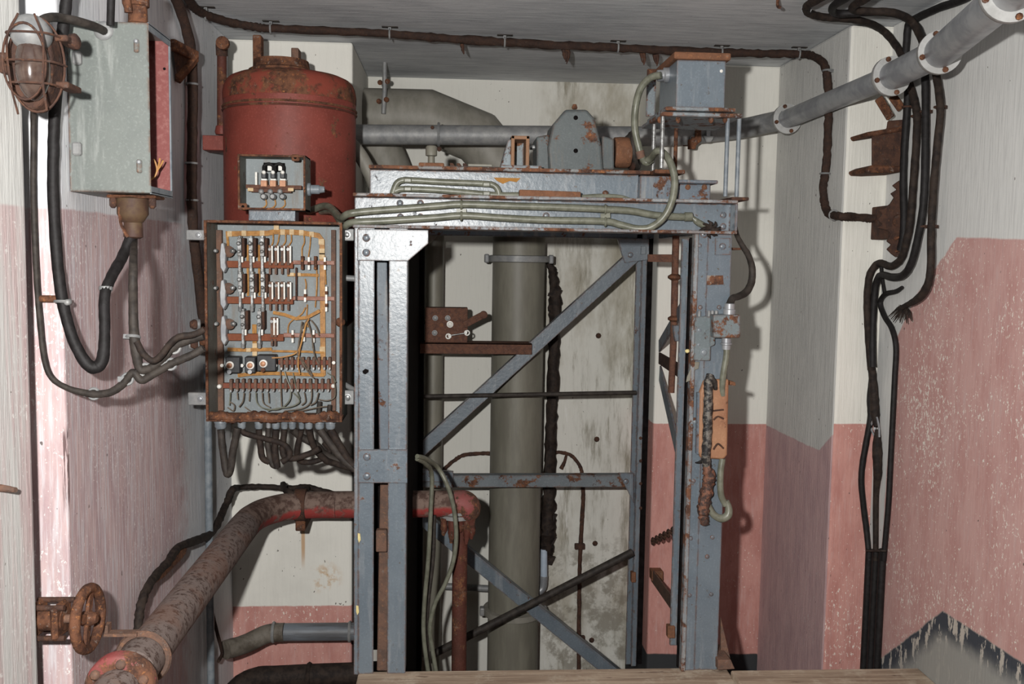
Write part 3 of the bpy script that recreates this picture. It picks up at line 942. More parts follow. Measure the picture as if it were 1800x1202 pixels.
# red down pipe
rp = thing('red_standpipe', W(809, 1000, 3.66), 'dark red vertical standpipe with a leaking collar inside the frame', 'pipe')
PYp = 3.60
MB().tube([W(809, 906, PYp + .02), Vector((W(809, 1000, PYp + .02).x, PYp + .02, 0))], .029, 20, straight=True).build('riser', M_REDB, rp)
zc_ = W(800, 906, PYp).z
MB().lathe([(.05, -.012), (.066, -.010), (.066, .004), (.054, .006), (.066, .010), (.066, .020), (.05, .024)], (W(803, 906, PYp).x, PYp + .02, zc_), seg=28).build('collar', M_GALVD, rp)
for dx, l in ((-.05, .07), (-.02, .10), (.012, .06), (.036, .105), (.055, .085)):
    x = W(803, 906, PYp).x + dx
    MB().tube([(x, PYp - .025, zc_ - .005), (x + .002, PYp - .022, zc_ - l * .6), (x, PYp - .02, zc_ - l)], [.012, .014, .006], 8, lump=.15).build('rust_icicle', M_REDB, rp)

# rusty pipe along the left wall
rm = thing('rusty_main_pipe', W(300, 1090, 2.43), 'long rusty pipe with red remains running along the left wall to the frame', 'pipe')
zp = W(530, 887, PYp).z
xm = W(300, 1090, 2.43).x
pr = .0505
N = NT('mottled_rusty_pipe')
n1 = N.noise((62, 62, 62), 5, .72)
c = N.mix(N.ramp(n1, .48, .62), (.19, .15, .135), (.075, .048, .04))
nz = N.n.new('ShaderNodeSeparateXYZ'); N.l.new(N.geo.outputs['Normal'], nz.inputs[0])
under = N.ramp(N.noise((7, 7, 7), 4, .6), .45, .6)
c = N.mix(N.math('MULTIPLY', under, .3), c, (.20, .085, .045))
M_MAIN = N.out(c, .85, 0, n1, .6, .004, .2)
N = NT('rusty_pipe_red_remains')
n1 = N.noise((30, 30, 30), 5, .7)
c = N.mix(N.ramp(n1, .42, .60), (.20, .14, .115), (.085, .05, .04))
sep = N.n.new('ShaderNodeSeparateXYZ'); N.l.new(N.pos, sep.inputs[0])
lowb = N.math('ADD', N.math('SUBTRACT', sep.outputs[2], zp), N.math('MULTIPLY', N.math('SUBTRACT', N.noise(13, 4), .5), .05))
c = N.mix(N.math('MULTIPLY', N.ramp(lowb, .004, -.012), N.ramp(N.noise(20, 5, .7), .34, .54)), c, (.30, .045, .04))
M_MAINR = N.out(c, .8, 0, n1, .6, .004, .25)
bend = [Vector((xm, 3.30, zp)), Vector((xm + .006, 3.40, zp)), Vector((xm + .035, 3.495, zp)), Vector((xm + .10, 3.57, zp)), Vector((xm + .20, PYp, zp)), Vector((xm + .28, PYp, zp))]
MB().tube([Vector((xm, 2.13, zp)), Vector((xm, 3.30, zp))], pr, 26, straight=True).build('pipe_run', M_MAIN, rm)
MB().tube(bend, pr, 26, res=6).build('bend', M_MAINR, rm)
MB().tube([bend[-1], Vector((W(800, 884, PYp).x, PYp, zp + .004))], pr, 26, straight=True).build('pipe_run', M_MAINR, rm, label='red remains of paint on the cross run')
MB().tube([Vector((W(797, 884, PYp).x, PYp, zp + .004)), Vector((W(815, 884, PYp).x, PYp, zp + .002)), Vector((W(822, 888, PYp).x, PYp, zp - .018)), Vector((W(808, 900, PYp).x, PYp + .02, zp - .045))], [pr, pr + .002, pr, .045], 22).build('end_elbow', M_REDBR, rm)
fl = MB().lathe([(pr, .05), (.074, .045), (.074, .018), (.070, .012), (.05, .008)], (xm, 2.03, zp), (0, 1, 0), 30).build('flange', M_REDBR, rm)
for k in range(6):
    a = k * PI / 3 + .4
    MB().lathe([(.011, 0), (.011, .012), (.006, .016)], (xm + .058 * math.cos(a), 2.046, zp + .058 * math.sin(a)), (0, -1, 0), 8).build('flange_bolt', M_RUSTG, fl)
MB().tube([Vector((xm, 2.06, zp)), Vector((xm, 1.70, zp))], pr * .95, 20, straight=True).build('stub', M_MAIN, rm)
cl = MB().ring((xm, 2.21, zp), (0, 1, 0), pr + .006, .008, 30, 6); cl.bar((xm - .01, 2.21, zp + pr + .008), (xm - .085, 2.21, zp + pr + .008), .026, .007, up=(0, 0, 1)); cl.box(xm - .085, xm - .075, 2.20, 2.225, zp + pr + .008, zp + pr + .03)
cl.build('wall_clamp', M_RUSTG, rm)
xs_ = W(529, 880, PYp).x
cl = MB().lathe([(pr + .001, -.022), (pr + .010, -.020), (pr + .010, .020), (pr + .001, .022)], (xs_, PYp, zp), (1, 0, 0), 26); cl.build('pipe_band', M_RUSTD, rm)
MB().box(xs_ - .018, xs_ + .018, PYp - .02, YBL, zp - pr - .045, zp - pr + .01).build('band_foot', M_RUST, rm, .003)

# lower pipes in the left bay
zz = W(560, 1112, 3.70).z
p4 = thing('bent_conduit', W(520, 1112, 3.70), 'blue-grey pipe with worn bend low on the pink wall', 'pipe')
pts = [W(396, 1142, 3.60), W(430, 1132, 3.66), W(470, 1114, 3.70), W(500, 1111, 3.70), Vector((W(645, 1111, 3.70).x, 3.70, W(500, 1111, 3.70).z))]
MB().tube(pts[:4], .036, 18, lump=.015).build('bend', mat_simple('dirty_brown_grey', (.16, .14, .115), (.075, .06, .045), .7, sc=18, bump=.4), p4)
MB().tube(pts[3:], .0345, 18, straight=True).build('pipe_run', mat_simple('worn_blue_pipe', (.16, .18, .205), (.085, .085, .09), .5, str_=(4, 40, 40), bump=.2), p4)
for px in (481, 615):
    q0 = W(px, 1111, 3.70)
    MB().ring((q0.x, 3.70, pts[3].z), (1, 0, 0), .036, .006, 20, 6).build('coupling', M_GALVD, p4)
p5 = thing('black_low_pipe', W(540, 1186, 3.72), 'thick black pipe along the foot of the pink wall, lowest pipe there', 'pipe')
zq = W(540, 1188, 3.70).z
MB().tube([W(400, 1235, 3.62), W(420, 1208, 3.64), W(450, 1192, 3.68), Vector((W(500, 1188, 3.70).x, 3.70, zq)), Vector((W(700, 1188, 3.70).x, 3.70, zq + .015))], .042, 18, lump=.02).build('pipe_run', M_CABLEB, p5)
MB().ring((W(543, 1188, 3.70).x, 3.70, zq), (1, 0, 0), .045, .009, 20, 6).build('coupling', M_CABLEB, p5)
xx = W(356, 900, 3.40)
o = MB().tube([Vector((XL + .028, 3.40, 0)), Vector((XL + .028, 3.40, W(356, 640, 3.4).z))], .0135, 12, straight=True).build('thin_conduit', M_BLUEP, None)
tag(o, 'thin blue-grey vertical conduit on the left wall below the cabinet', 'conduit')
pb = thing('pale_blue_pipe', W(951, 1020, 4.35), 'short pale blue plastic pipe beside the broad duct, low in the shaft', 'pipe')
MB().tube([W(956, 965, 4.50), W(956, 1015, 4.50)], .017, 14, straight=True).build('pipe_run', mat_simple('pale_blue_plastic', (.50, .58, .68), (.42, .5, .6), .4), pb)
MB().tube([W(956, 1012, 4.50), W(954, 1032, 4.50), W(944, 1042, 4.50), W(932, 1044, 4.54)], .019, 14).build('elbow', M_GALV, pb)
o = MB().tube([W(778, 1030, 4.50), W(872, 1035, 4.50)], .016, 12, straight=True).build('cross_conduit', M_GALVD, None)
tag(o, 'short grey horizontal conduit between red standpipe and broad duct', 'conduit')
# ------------------------------------------------------------------ hoist machinery on the upper beam
UZ = uz + .011
gb = thing('gearbox', Vector((W(1012, 300, 3.2).x, 3.25, UZ)), 'tall grey-blue tapered gearbox housing on top of the frame', 'gearbox')
def dn(pp, Y0, Y1, zmin=None):
    return MB().prism([Vector((p.x, p.y, max(p.z, zmin) if zmin is not None else p.z)) for p in (W(x, y, Y0) for x, y in pp)], (0, Y1 - Y0, 0))
M_GEAR = mat_paint('grey_machine_paint', (.092, .108, .11), (.068, .082, .086), rust=.585, rough=.55, dust=(.15, .125, .095))
dn([(966, 312), (963, 258), (972, 218), (994, 192), (1032, 192), (1046, 208), (1058, 256), (1062, 312)], 3.18, 3.36, UZ).build('housing', M_GEAR, gb, .010, 3)
bolt(1012, 207, 3.18, gb, .006, M_BLACK, 'screw'); bolt(1012, 265, 3.18, gb, .006, M_BLACK, 'screw')
MB().lathe([(.008, 0), (.010, .006), (.006, .016)], W(1010, 192, 3.24), (0, 0, 1), 10).build('filler_plug', M_RUST, gb)
dn([(943, 240), (966, 236), (966, 312), (943, 312)], 3.20, 3.34, UZ).build('left_flange', M_GEAR, gb, .006, 2)
dn([(1058, 238), (1080, 244), (1080, 300), (1058, 312)], 3.20, 3.34, UZ + .015).build('right_flange', M_GEAR, gb, .006, 2)
MB().lathe([(.05, 0), (.052, .02), (.052, .045), (.047, .055)], W(1079, 268, 3.28), (1, 0, 0), 22).build('coupling', M_RUSTO, gb)
MB().lathe([(.055, 0), (.062, .004), (.062, .012), (.03, .02)], W(1108, 268, 3.30), (1, 0, 0), 22).build('brake_disc', M_RUSTD, gb)
MB().cyl(W(932, 259, 3.27), W(945, 259, 3.27), .008, 12).build('shaft', M_STEEL, gb)
for k in range(3):
    MB().ring(W(1118 - k * 4, 262 + k * 3, 3.30 + .02 * k), Vector((1, -.35 - .15 * k, .1)), .062 - .004 * k, .010, 26, 8).build('hose_turn', M_CABLEG, gb)

bb = thing('bearing_bracket', Vector((W(915, 300, 3.15).x, 3.18, UZ)), 'rust-edged upright bearing bracket with open window beside the gearbox', 'bracket')
M_EDGE = mat_paint('rust_edged_paint', (.24, .28, .30), (.18, .21, .23), rust=.52, rough=.6)
Yb = 3.12
w0 = [W(899, 238, Yb), W(931, 238, Yb), W(931, 305, Yb), W(899, 305, Yb)]
mb = MB()
zl = UZ + .012
mb.box(w0[0].x, w0[0].x + .011, Yb, Yb + .14, zl, w0[0].z); mb.box(w0[1].x - .011, w0[1].x, Yb, Yb + .14, zl, w0[0].z)
mb.box(w0[0].x, w0[1].x, Yb, Yb + .14, w0[0].z - .011, w0[0].z)
mb.build('window_frame', mat_rust('window_rust', (.40, .24, .15), .6), bb, .002)
MB().box(w0[0].x + .011, w0[1].x - .011, Yb + .11, Yb + .12, zl, w0[0].z - .011).build('web', M_EDGE, bb)
dn([(899, 244), (899, 305), (880, 305), (883, 282), (893, 246)], Yb + .01, Yb + .12, zl).build('side_rib', M_EDGE, bb, .002)
MB().box(W(879, 300, Yb).x, W(950, 300, Yb).x, Yb - .04, Yb + .15, UZ, zl).build('base_plate', M_EDGE, bb, .002)
gc = thing('grease_cup', Vector((W(758, 296, 3.2).x, 3.2, UZ)), 'small olive grease cup standing on a rusty foot on the beam', 'grease cup')
MB().lathe([(.012, .012), (.011, .045), (.019, .048), (.019, .075), (.014, .08)], (W(758, 296, 3.2).x, 3.2, UZ), (0, 0, 1), 14).build('cup', M_PIPE, gc)
MB().box(W(737, 296, 3.2).x, W(781, 296, 3.2).x, 3.14, 3.26, UZ, UZ + .020).build('foot', M_RUSTO, gc, .004, 2)
gu = thing('guide_strip', Vector((W(830, 300, 3.2).x, 3.2, UZ)), 'low notched grey strip on the beam between grease cup and bracket', 'strip')
MB().box(W(785, 300, 3.2).x, W(877, 300, 3.2).x, 3.16, 3.26, UZ, UZ + .013).build('plate', M_GEAR, gu, .002)
for px in (797, 809, 820):
    p = W(px, 297, 3.2)
    MB().prism([(p.x - .010, 3.2, UZ + .013), (p.x + .008, 3.2, UZ + .013), (p.x - .002, 3.2, UZ + .026), (p.x - .012, 3.2, UZ + .026)], (0, .04, 0)).build('tooth', M_RUSTD, gu, .001)
MB().box(W(822, 300, 3.2).x, W(865, 300, 3.2).x, 3.17, 3.22, UZ + .013, UZ + .022).build('bar', M_PIPE, gu, .002)

# ------------------------------------------------------------------ switch box on its stand of thin rods
BY = 2.96
bz0 = W(1235, 190, BY).z; bz1 = W(1235, 106, BY).z
b0, b1 = W(1189, 150, BY).x, W(1275, 150, BY).x
sb = thing('switch_box', Vector(((b0 + b1) / 2, BY + .12, bz0)), 'blue-grey steel box with rusty lid standing on thin rods', 'box')
MB().box(b0, b1, BY, BY + .24, bz0, bz1).build('body', M_BLUE, sb, .003, 2)
MB().box(b0 - .012, b1 + .012, BY - .012, BY + .255, bz1, bz1 + .022).build('lid', M_RUSTO, sb, .005, 2)
g = W(1165, 134, BY + .16)
MB().lathe([(.024, -.005), (.024, .012), (.018, .016), (.018, .034), (.012, .036)], (b0, BY + .12, W(1180, 132, BY + .12).z), (-1, 0, -.1), 16).build('cable_gland', M_GALV, sb)
bolt(1268, 125, BY, sb, .004, M_WHITEC, 'screw')
bs = thing('box_stand', Vector(((b0 + b1) / 2, BY + .12, ztop + .01)), 'spindly steel rod stand carrying the switch box', 'stand')
pz = bz0
MB().box(b0 - .035, b1 + .030, BY - .02, BY + .26, pz - .012, pz - .0005).build('top_plate', M_EDGE, bs, .002)
MB().box(b0 - .05, b1 + .048, BY - .03, BY + .27, pz - .030, pz - .018).build('lower_plate', M_EDGE, bs, .002)
zt_ = pz - .018
for (px, Yk, zb, mt) in ((1148, BY + .16, UZ, M_STEEL), (1163, BY - .01, UZ, M_STEEL), (1187, BY + .24, UZ, M_RUST), (1277, BY + .0, ztop + .02, M_BLUEP), (1297, BY + .0, ztop + .02, M_BLUEP)):
    x = W(px, 280, Yk).x
    MB().tube([(x, Yk, zb), (x, Yk, zt_)], .0068, 10, straight=True).build('leg', mt, bs, label='rusty inner leg' if mt is M_RUST else None)
for px in (1160, 1192, 1250, 1275):
    MB().lathe([(.006, 0), (.008, -.004), (.008, -.012), (.003, -.018)], W(px, 206, BY), (0, 0, 1), 8).build('nut', M_RUST, bs)
MB().box(W(1137, 160, 3.3).x, W(1153, 160, 3.3).x, 3.3, 3.31, W(1145, 205, 3.3).z, W(1145, 124, 3.3).z).build('rear_strut', M_EDGE, bs, .002)
MB().box(W(1137, 130, 3.3).x, W(1160, 130, 3.3).x, 3.29, 3.30, W(1145, 135, 3.3).z, W(1145, 122, 3.3).z).build('strut_cap', M_RUST, bs, .002)
bx = W(1148, 300, BY + .16)
MB().box(W(1143, 306, BY + .1).x, W(1195, 306, BY + .1).x, BY + .03, BY + .28, UZ - .012, UZ + .0).build('foot_plate', M_RUST, bs, .002)
# ------------------------------------------------------------------ open distribution cabinet
CF, CB = 2.97, 3.12
M_PANEL = mat_paint('cabinet_grey_paint', (.235, .265, .275), (.19, .215, .225), rust=.70, edge=False, rough=.6, dust=(.20, .17, .14))
M_INNER = mat_paint('cabinet_side_paint', (.15, .15, .13), (.10, .095, .08), rust=.58, edge=False, rough=.7)
cx0, cx1 = W(361, 560, CF).x, W(601, 560, CF).x
cz0, cz1 = W(480, 741, CF).z, W(480, 389, CF).z
cb = thing('distribution_cabinet', ((cx0 + cx1) / 2, CB, cz0), 'open wall cabinet full of relays and orange wiring below the small junction box', 'cabinet')
MB().box(cx0, cx1, CB, CB + .005, cz0, cz1).build('back_panel', M_PANEL, cb)
MB().box(cx0, cx0 + .004, CF, CB, cz0, cz1).build('side_panel', M_INNER, cb)
MB().box(cx1 - .004, cx1, CF, CB, cz0, cz1).build('side_panel', M_INNER, cb)
MB().box(cx0, cx1, CF, CB, cz1 - .004, cz1).build('top_panel', M_RUST, cb)
MB().box(cx0, cx1, CF, CB, cz0, cz0 + .004).build('bottom_panel', M_RUST, cb)
mb = MB(); t = .007
mb.box(cx0 - .001, cx0 + t, CF - .004, CF + .002, cz0, cz1); mb.box(cx1 - t, cx1 + .001, CF - .004, CF + .002, cz0, cz1)
mb.box(cx0 + t, cx1 - t, CF - .004, CF + .002, cz1 - t, cz1 + .001)
mb.build('rim', M_RUST, cb, .001)
rag = MB(); pts = []
for k in range(13):
    f = k / 12; pts.append(Vector((cx0 + (cx1 - cx0) * f, CF + .02, cz0 + .010 + .004 * math.sin(k * 1.9))))
rag.tube(pts, [.013 + .004 * ((k * 7) % 3) / 2 for k in range(13)], 10, lump=.22); rag.build('rusted_lip', M_RUST, cb)


def PB(x0, y0, x1, y1, Ya, Yb, name, mat, parent, bev=.001, label=None):
    return MB().pbox(x0, y0, x1, y1, Ya, Yb).build(name, mat, parent, bev, label=label)


PB(378, 404, 391, 722, CB - .02, CB, 'mounting_rail', M_RUSTG, cb)
PB(582, 404, 590, 722, CB - .02, CB, 'mounting_rail', M_RUSTG, cb)
for i, (yy, xe) in enumerate(((466, 515), (529, 515), (594, 498))):
    PB(397, yy - 7, xe, yy + 5, CB - .035, CB - .015, 'carrier_bar', M_REDB if False else mat_rust('bar_rust_%d' % i, (.26, .085, .045), .7), cb)
    PB(xe, yy - 8, 588, yy - 1, CB - .03, CB - .018, 'carrier_bar', mat_simple('pinkish_bar_%d' % i, (.36, .20, .16), (.25, .11, .075), .7), cb)
# relays
ry0 = CB - .06
def relay_at(px, py):
    mb = MB()
    mb.pbox(px - 4, py - 46, px + 3, py - 14, ry0, ry0 + .035)
    mb.pbox(px - 2, py - 50, px + 2, py - 44, ry0 + .004, ry0 + .03)
    mb.pbox(px - 2.5, py - 14, px + 2, py + 15, ry0 + .006, ry0 + .03)
    mb.lathe([(.007, 0), (.007, .006), (.004, .01)], W(px - 1, py - 36, ry0), (0, -1, 0), 10)
    mb.lathe([(.006, 0), (.006, .006), (.003, .009)], W(px - .5, py - 22, ry0), (0, -1, 0), 10)
    r = mb.build('relay', M_STEEL, cb, .001)
    mb = MB().pbox(px + 4, py - 46, px + 9, py - 12, ry0 + .012, ry0 + .05); mb.build('coil', M_RUSTD, r, .002)
    mb = MB().pbox(px + 3, py - 13, px + 6, py - 3, ry0 - .002, ry0 + .01); mb.build('contact', M_WHITEC, r)
    mb = MB().cyl(W(px, py + 12, ry0 + .01), W(px, py + 20, ry0 + .015), .006, 8); mb.build('lug', M_GALVD, r)
    return r
def move_copy(o, src, dst, Yk):
    return dup(o, cb, W(*dst, Yk) - W(*src, Yk))
r0 = relay_at(421, 464)
for q in ((441, 464), (461, 464), (422, 527), (443, 527), (462, 527), (427, 592), (456, 592)):
    move_copy(r0, (421, 464), q, ry0)
# contactors on the left rail
mb = MB().prism([W(x, y, ry0) for x, y in ((388, 428), (393, 426), (397, 445), (396, 462), (398, 470), (393, 480), (387, 470), (386, 450))], (0, .03, 0))
ct = mb.build('contactor', M_GALV, cb, .002)
MB().lathe([(.016, 0), (.018, .01), (.008, .02)], W(403, 442, ry0 + .02), (0, -1, 0), 14).build('armature', M_RUSTG, ct)
MB().lathe([(.008, 0), (.008, .012), (.004, .016)], W(410, 441, ry0 + .01), (0, -1, 0), 10).build('knob', M_STEEL, ct)
MB().lathe([(.007, 0), (.007, .012), (.004, .016)], W(380, 441, ry0 + .01), (0, -1, 0), 10).build('knob', M_STEEL, ct)
for q in ((391, 517), (392, 580)):
    move_copy(ct, (391, 452), q, ry0)
# slim blade fuses
mb = MB().pbox(472, 431, 477, 466, ry0 + .01, ry0 + .03); mb.pbox(472.5, 470, 476, 482, ry0 + .016, ry0 + .03)
bl = mb.build('blade_fuse', M_RUSTG, cb)
MB().pbox(477, 432, 479.4, 462, ry0 + .004, ry0 + .02).build('strip', M_WHITEC, bl)
MB().lathe([(.005, 0), (.005, .005)], W(474.5, 438, ry0 + .01), (0, -1, 0), 8).build('screw', M_STEEL, bl)
for q in ((485, 450), (496, 450), (506.5, 450), (475, 514), (486, 514), (496, 514), (507, 514), (478, 577), (484, 577)):
    move_copy(bl, (474.5, 450), q, ry0)
# small white fuses at the right
mb = MB().pbox(541, 452, 544.5, 474, ry0 + .02, ry0 + .04)
ff = mb.build('cartridge_fuse', M_WHITEC, cb)
MB().pbox(540.5, 460, 545, 466, ry0 + .016, ry0 + .03).build('clip', M_RUST, ff)
for q in ((571, 463), (536, 520), (573.5, 515), (573.5, 537), (514, 592), (534, 590), (551, 592)):
    move_copy(ff, (542.7, 463), q, ry0)
for q in ((531, 456), (554, 456)):
    PB(q[0] - 2.5, q[1] - 6, q[0] + 2.5, q[1] + 18, ry0 + .015, ry0 + .035, 'holder', M_RUST, cb)
PB(519, 470, 522, 528, ry0 + .02, ry0 + .03, 'link_bar', M_RUSTD, cb)
# three black rotary blocks with white rings
for i, (x, y, w0, w1) in enumerate(((404, 642, -8, 18), (440, 642, -10, 9), (463, 639, -12, 22))):
    blk = PB(x + w0, y - 15, x + w1, y + 14, CB - .05, CB - .012, 'rotary_block', M_BAKE, cb, .003)
    MB().ring(W(x, y, CB - .054), (0, 1, 0), .0098, .0034, 20, 8).build('ring', M_WHITEC, blk)
    MB().lathe([(.0085, 0), (.0085, .010), (.004, .012)], W(x, y, CB - .05), (0, -1, 0), 12).build('knob', M_BRASS, blk)
    MB().lathe([(.007, 0), (.007, .010)], W(x, y + 11, CB - .05), (0, -1, 0), 8).build('foot_stud', M_GALV if i < 2 else M_RUST, blk)
for q in ((391, 642), (426, 642), (485, 642), (587, 637)):
    MB().lathe([(.0055, 0), (.0055, .008)], W(*q, CB - .03), (0, -1, 0), 8).build('stud', M_WHITEC, cb)
for q in ((386, 679), (586, 678)):
    MB().lathe([(.007, 0), (.007, .008), (.004, .011)], W(*q, CB - .03), (0, -1, 0), 10).build('stud', M_WHITEC, cb)
# terminal strips
M_TBAR = mat_rust('terminal_bar_rust', (.25, .08, .055), .65)
PB(489, 633, 582, 641, CB - .03, CB - .012, 'terminal_bar', M_TBAR, cb)
PB(392, 674, 587, 683, CB - .03, CB - .012, 'terminal_bar', M_TBAR, cb)
mb = MB().pbox(403, 667, 408, 688, CB - .042, CB - .02)
tm = mb.build('terminal', M_RUSTG, cb, .001)
MB().pbox(404, 685, 407, 689, CB - .046, CB - .036).build('clip', M_STEEL, tm)
for i in range(1, 17):
    move_copy(tm, (405.5, 678), (405.5 + i * 10.7, 677.5), CB - .042)
for i in range(10):
    move_copy(tm, (405.5, 678), (494.5 + i * 9.4, 639), CB - .042)
# wiring looms
def loom(pp, Yk, n, rad, name='wire_bundle', mat=None, ties=()):
    mb = MB(); base_ = [W(x, y, Yk) for x, y in pp]
    for k in range(n):
        o = (k - (n - 1) / 2) * rad * 1.5
        P = []
        for i, p in enumerate(base_):
            d = (base_[min(len(base_) - 1, i + 1)] - base_[max(0, i - 1)]).normalized()
            P.append(p + d.cross(Vector((0, 1, 0))).normalized() * o)
        mb.tube(P, rad, 6, straight=True)
    b = mb.build(name, mat or M_WIRE, cb)
    for (x, y, v) in ties:
        c = W(x, y, Yk); s = n * rad * .82
        (MB().box(c.x - .007, c.x + .007, Yk - rad - .001, Yk + rad, c.z - s, c.z + s) if not v else MB().box(c.x - s, c.x + s, Yk - rad - .001, Yk + rad, c.z - .009, c.z + .009)).build('tie', M_TAPE, b)
    return b
LY = CB - .012
loom([(397, 411), (470, 410), (484, 407), (530, 409), (560, 414), (566, 422), (567, 520), (568, 660)], LY, 4, .0026, ties=((404, 411, 0), (429, 410, 0), (461, 410, 0), (497, 408, 0), (513, 408, 0), (530, 409, 0), (548, 412, 0), (565, 425, 1), (566, 442, 1), (566, 450, 1), (567, 614, 1)))
loom([(486, 392), (486, 408)], LY - .006, 4, .0024, ties=((486, 399, 1),))
loom([(399, 410), (401, 432)], LY, 2, .0024)
loom([(435, 430), (436, 520)], LY, 2, .0022); loom([(455, 430), (456, 520)], LY, 2, .0022)
loom([(447, 570), (448, 625)], LY, 4, .0022, ties=((448, 608, 1), (448, 622, 1)))
loom([(400, 614), (430, 615), (478, 614)], LY - .004, 3, .0024, ties=((437, 615, 0),))
loom([(478, 617), (540, 618), (570, 620)], LY - .004, 2, .0022)
loom([(505, 483), (540, 483), (560, 484)], LY, 3, .0020, ties=((513, 482, 0), (525, 482, 0)))
loom([(418, 660), (440, 657), (480, 656), (570, 659)], LY - .004, 3, .0024)
loom([(480, 549), (500, 553), (520, 560), (540, 558), (562, 546)], LY - .02, 3, .0022, ties=())
def wire(pp, Yk=None, r=.0017, mat=None, name='wire'):
    Yk = Yk or CB - .03
    MB().tube([W(x, y, Yk) for x, y in pp], r, 6, res=4).build(name, mat or M_WIREG, cb)
for pp in (((480, 409), (480, 424), (477, 432)), ((491, 411), (489, 424), (486, 432)), ((502, 412), (502, 424), (497, 432)), ((512, 412), (512, 424), (507, 432)),
           ((534, 412), (535, 426), (531, 436), (531, 455)), ((546, 414), (545, 430), (542, 452)), ((571, 450), (572, 480), (573, 500)), ((536, 490), (538, 500), (537, 515)),
           ((556, 462), (557, 500), (554, 540)), ((537, 540), (530, 552), (515, 562), (507, 572), (506, 590)), ((540, 535), (539, 560), (541, 575))):
    wire(pp, CB - .02, .0022, M_WIRE)
for pp in (((541, 560), (530, 580), (525, 605), (522, 625)), ((543, 560), (536, 575), (530, 600), (526, 620), (524, 640), (527, 658)), ((546, 562), (556, 575), (561, 590)), ((541, 565), (548, 590), (550, 612)),
           ((538, 566), (533, 590), (523, 618), (500, 627), (478, 629)), ((523, 622), (533, 640), (545, 658), (552, 665)), ((525, 625), (540, 645), (549, 660)), ((531, 565), (528, 585)), ((549, 600), (553, 625), (560, 640))):
    wire(pp, CB - .055, .0024, M_WIRE if len(pp) > 4 else M_WIREG)
for i, pp in enumerate((((405, 690), (404, 705), (403, 712)), ((417, 690), (418, 702)), ((429, 690), (427, 705), (420, 715)), ((439, 690), (438, 705)), ((450, 690), (452, 708), (465, 718), (490, 719), (508, 705), (511, 684), (505, 668), (500, 652)),
           ((461, 690), (463, 708), (475, 716)), ((472, 690), (473, 708)), ((493, 650), (494, 690), (495, 715)), ((515, 690), (525, 700), (525, 708), (510, 715), (485, 718), (470, 722)), ((535, 690), (537, 705), (530, 712)),
           ((546, 665), (548, 690), (545, 708), (530, 718), (500, 722)), ((560, 690), (555, 706), (545, 712)), ((515, 655), (520, 680), (527, 700)), ((586, 660), (589, 680), (588, 698), (575, 704), (560, 702)),
           ((470, 725), (455, 728), (440, 722), (430, 715)), ((400, 716), (410, 722), (412, 712), (404, 706)), ((575, 655), (585, 662), (590, 672)), ((500, 728), (530, 722), (560, 716), (575, 714)))):
    wire(pp, CB - .04 - .004 * (i % 3), .0021, M_WIREG if i % 4 else M_OLIVE)
for q in ((562, 706), (580, 712)):
    MB().cyl(W(q[0], q[1], CB - .03), W(q[0] - 3, 738, CB - .05), .008, 10).build('cable_core', M_CABLEG, cb)
# brackets
for (x0, y0, x1, y1) in ((327, 404, 362, 422), (330, 690, 366, 712)):
    Yk = 3.06
    b = MB().pbox(x0, y0, x1, y1, Yk, Yk + .012).build('fixing_strap', M_GALVD, cb, .002)
    bolt((x0 + x1) / 2 + 4, (y0 + y1) / 2, Yk, b, .008, M_GALV).location = W((x0 + x1) / 2 + 4, (y0 + y1) / 2, Yk) - cb.location
for (x0, y0, x1, y1) in ((594, 402, 622, 423), (596, 686, 622, 711)):
    Yk = 3.06
    b = MB().pbox(x0, y0, x1, y1, Yk, Yk + .012).build('fixing_strap', M_GALVD, cb, .002)
    bolt((x0 + x1) / 2 + 2, (y0 + y1) / 2, Yk, b, .009, M_STEEL).location = W((x0 + x1) / 2 + 2, (y0 + y1) / 2, Yk) - cb.location
MB().tube([W(600, 488, 3.1), W(630, 490, 3.1)], .010, 8, straight=True).build('spacer', M_GALVD, cb)
MB().tube([W(600, 672, 3.08), W(630, 690, 3.12)], .009, 8, straight=True).build('spacer', M_GALVD, cb)
for q in ((594, 566), (346, 570), (347, 605)):
    MB().lathe([(.013, 0), (.016, .008), (.009, .02)], W(*q, CF + .03), (1 if q[0] > 400 else -1, -.4, 0), 10).build('clamp_screw', M_RUSTD if q[0] < 400 else M_RUST, cb)
# glands and the cables hanging from them
gx = (388, 425, 455, 472, 485, 500, 514, 530, 543, 562, 581)
gr = (.020, .014, .014, .008, .014, .012, .0125, .010, .013, .016, .017)
GYp = CF + .045
for i, (x, r) in enumerate(zip(gx, gr)):
    p = Vector((W(x, 744, GYp).x, GYp, cz0))
    MB().lathe([(r * .9, .0), (r, -.003), (r, -.012), (r * .9, -.013), (r * .9, -.024), (r * .7, -.030)], p, (0, 0, 1), 14).build('cable_gland', M_BLUEP if i != 3 else M_GALV, cb)
tails = [((388, 755), (393, 800), (399, 832), (405, 826), (410, 790), (418, 752)),
         ((425, 755), (432, 762), (462, 770), (495, 779), (507, 790), (508, 803), (495, 812)),
         ((455, 755), (458, 785), (462, 805), (474, 812)), ((472, 752), (471, 785), (478, 815), (490, 820)),
         ((485, 755), (483, 790), (487, 822)), ((500, 755), (497, 785), (500, 802), (515, 806), (545, 797), (562, 788)),
         ((514, 755), (530, 768), (556, 782), (566, 795), (590, 808), (640, 826)),
         ((530, 755), (522, 795), (532, 812), (562, 808), (580, 792), (570, 778)), ((543, 755), (552, 785), (572, 808), (592, 815), (640, 830)),
         ((562, 755), (585, 785), (608, 812), (640, 832)), ((581, 755), (598, 785), (618, 815), (645, 835))]
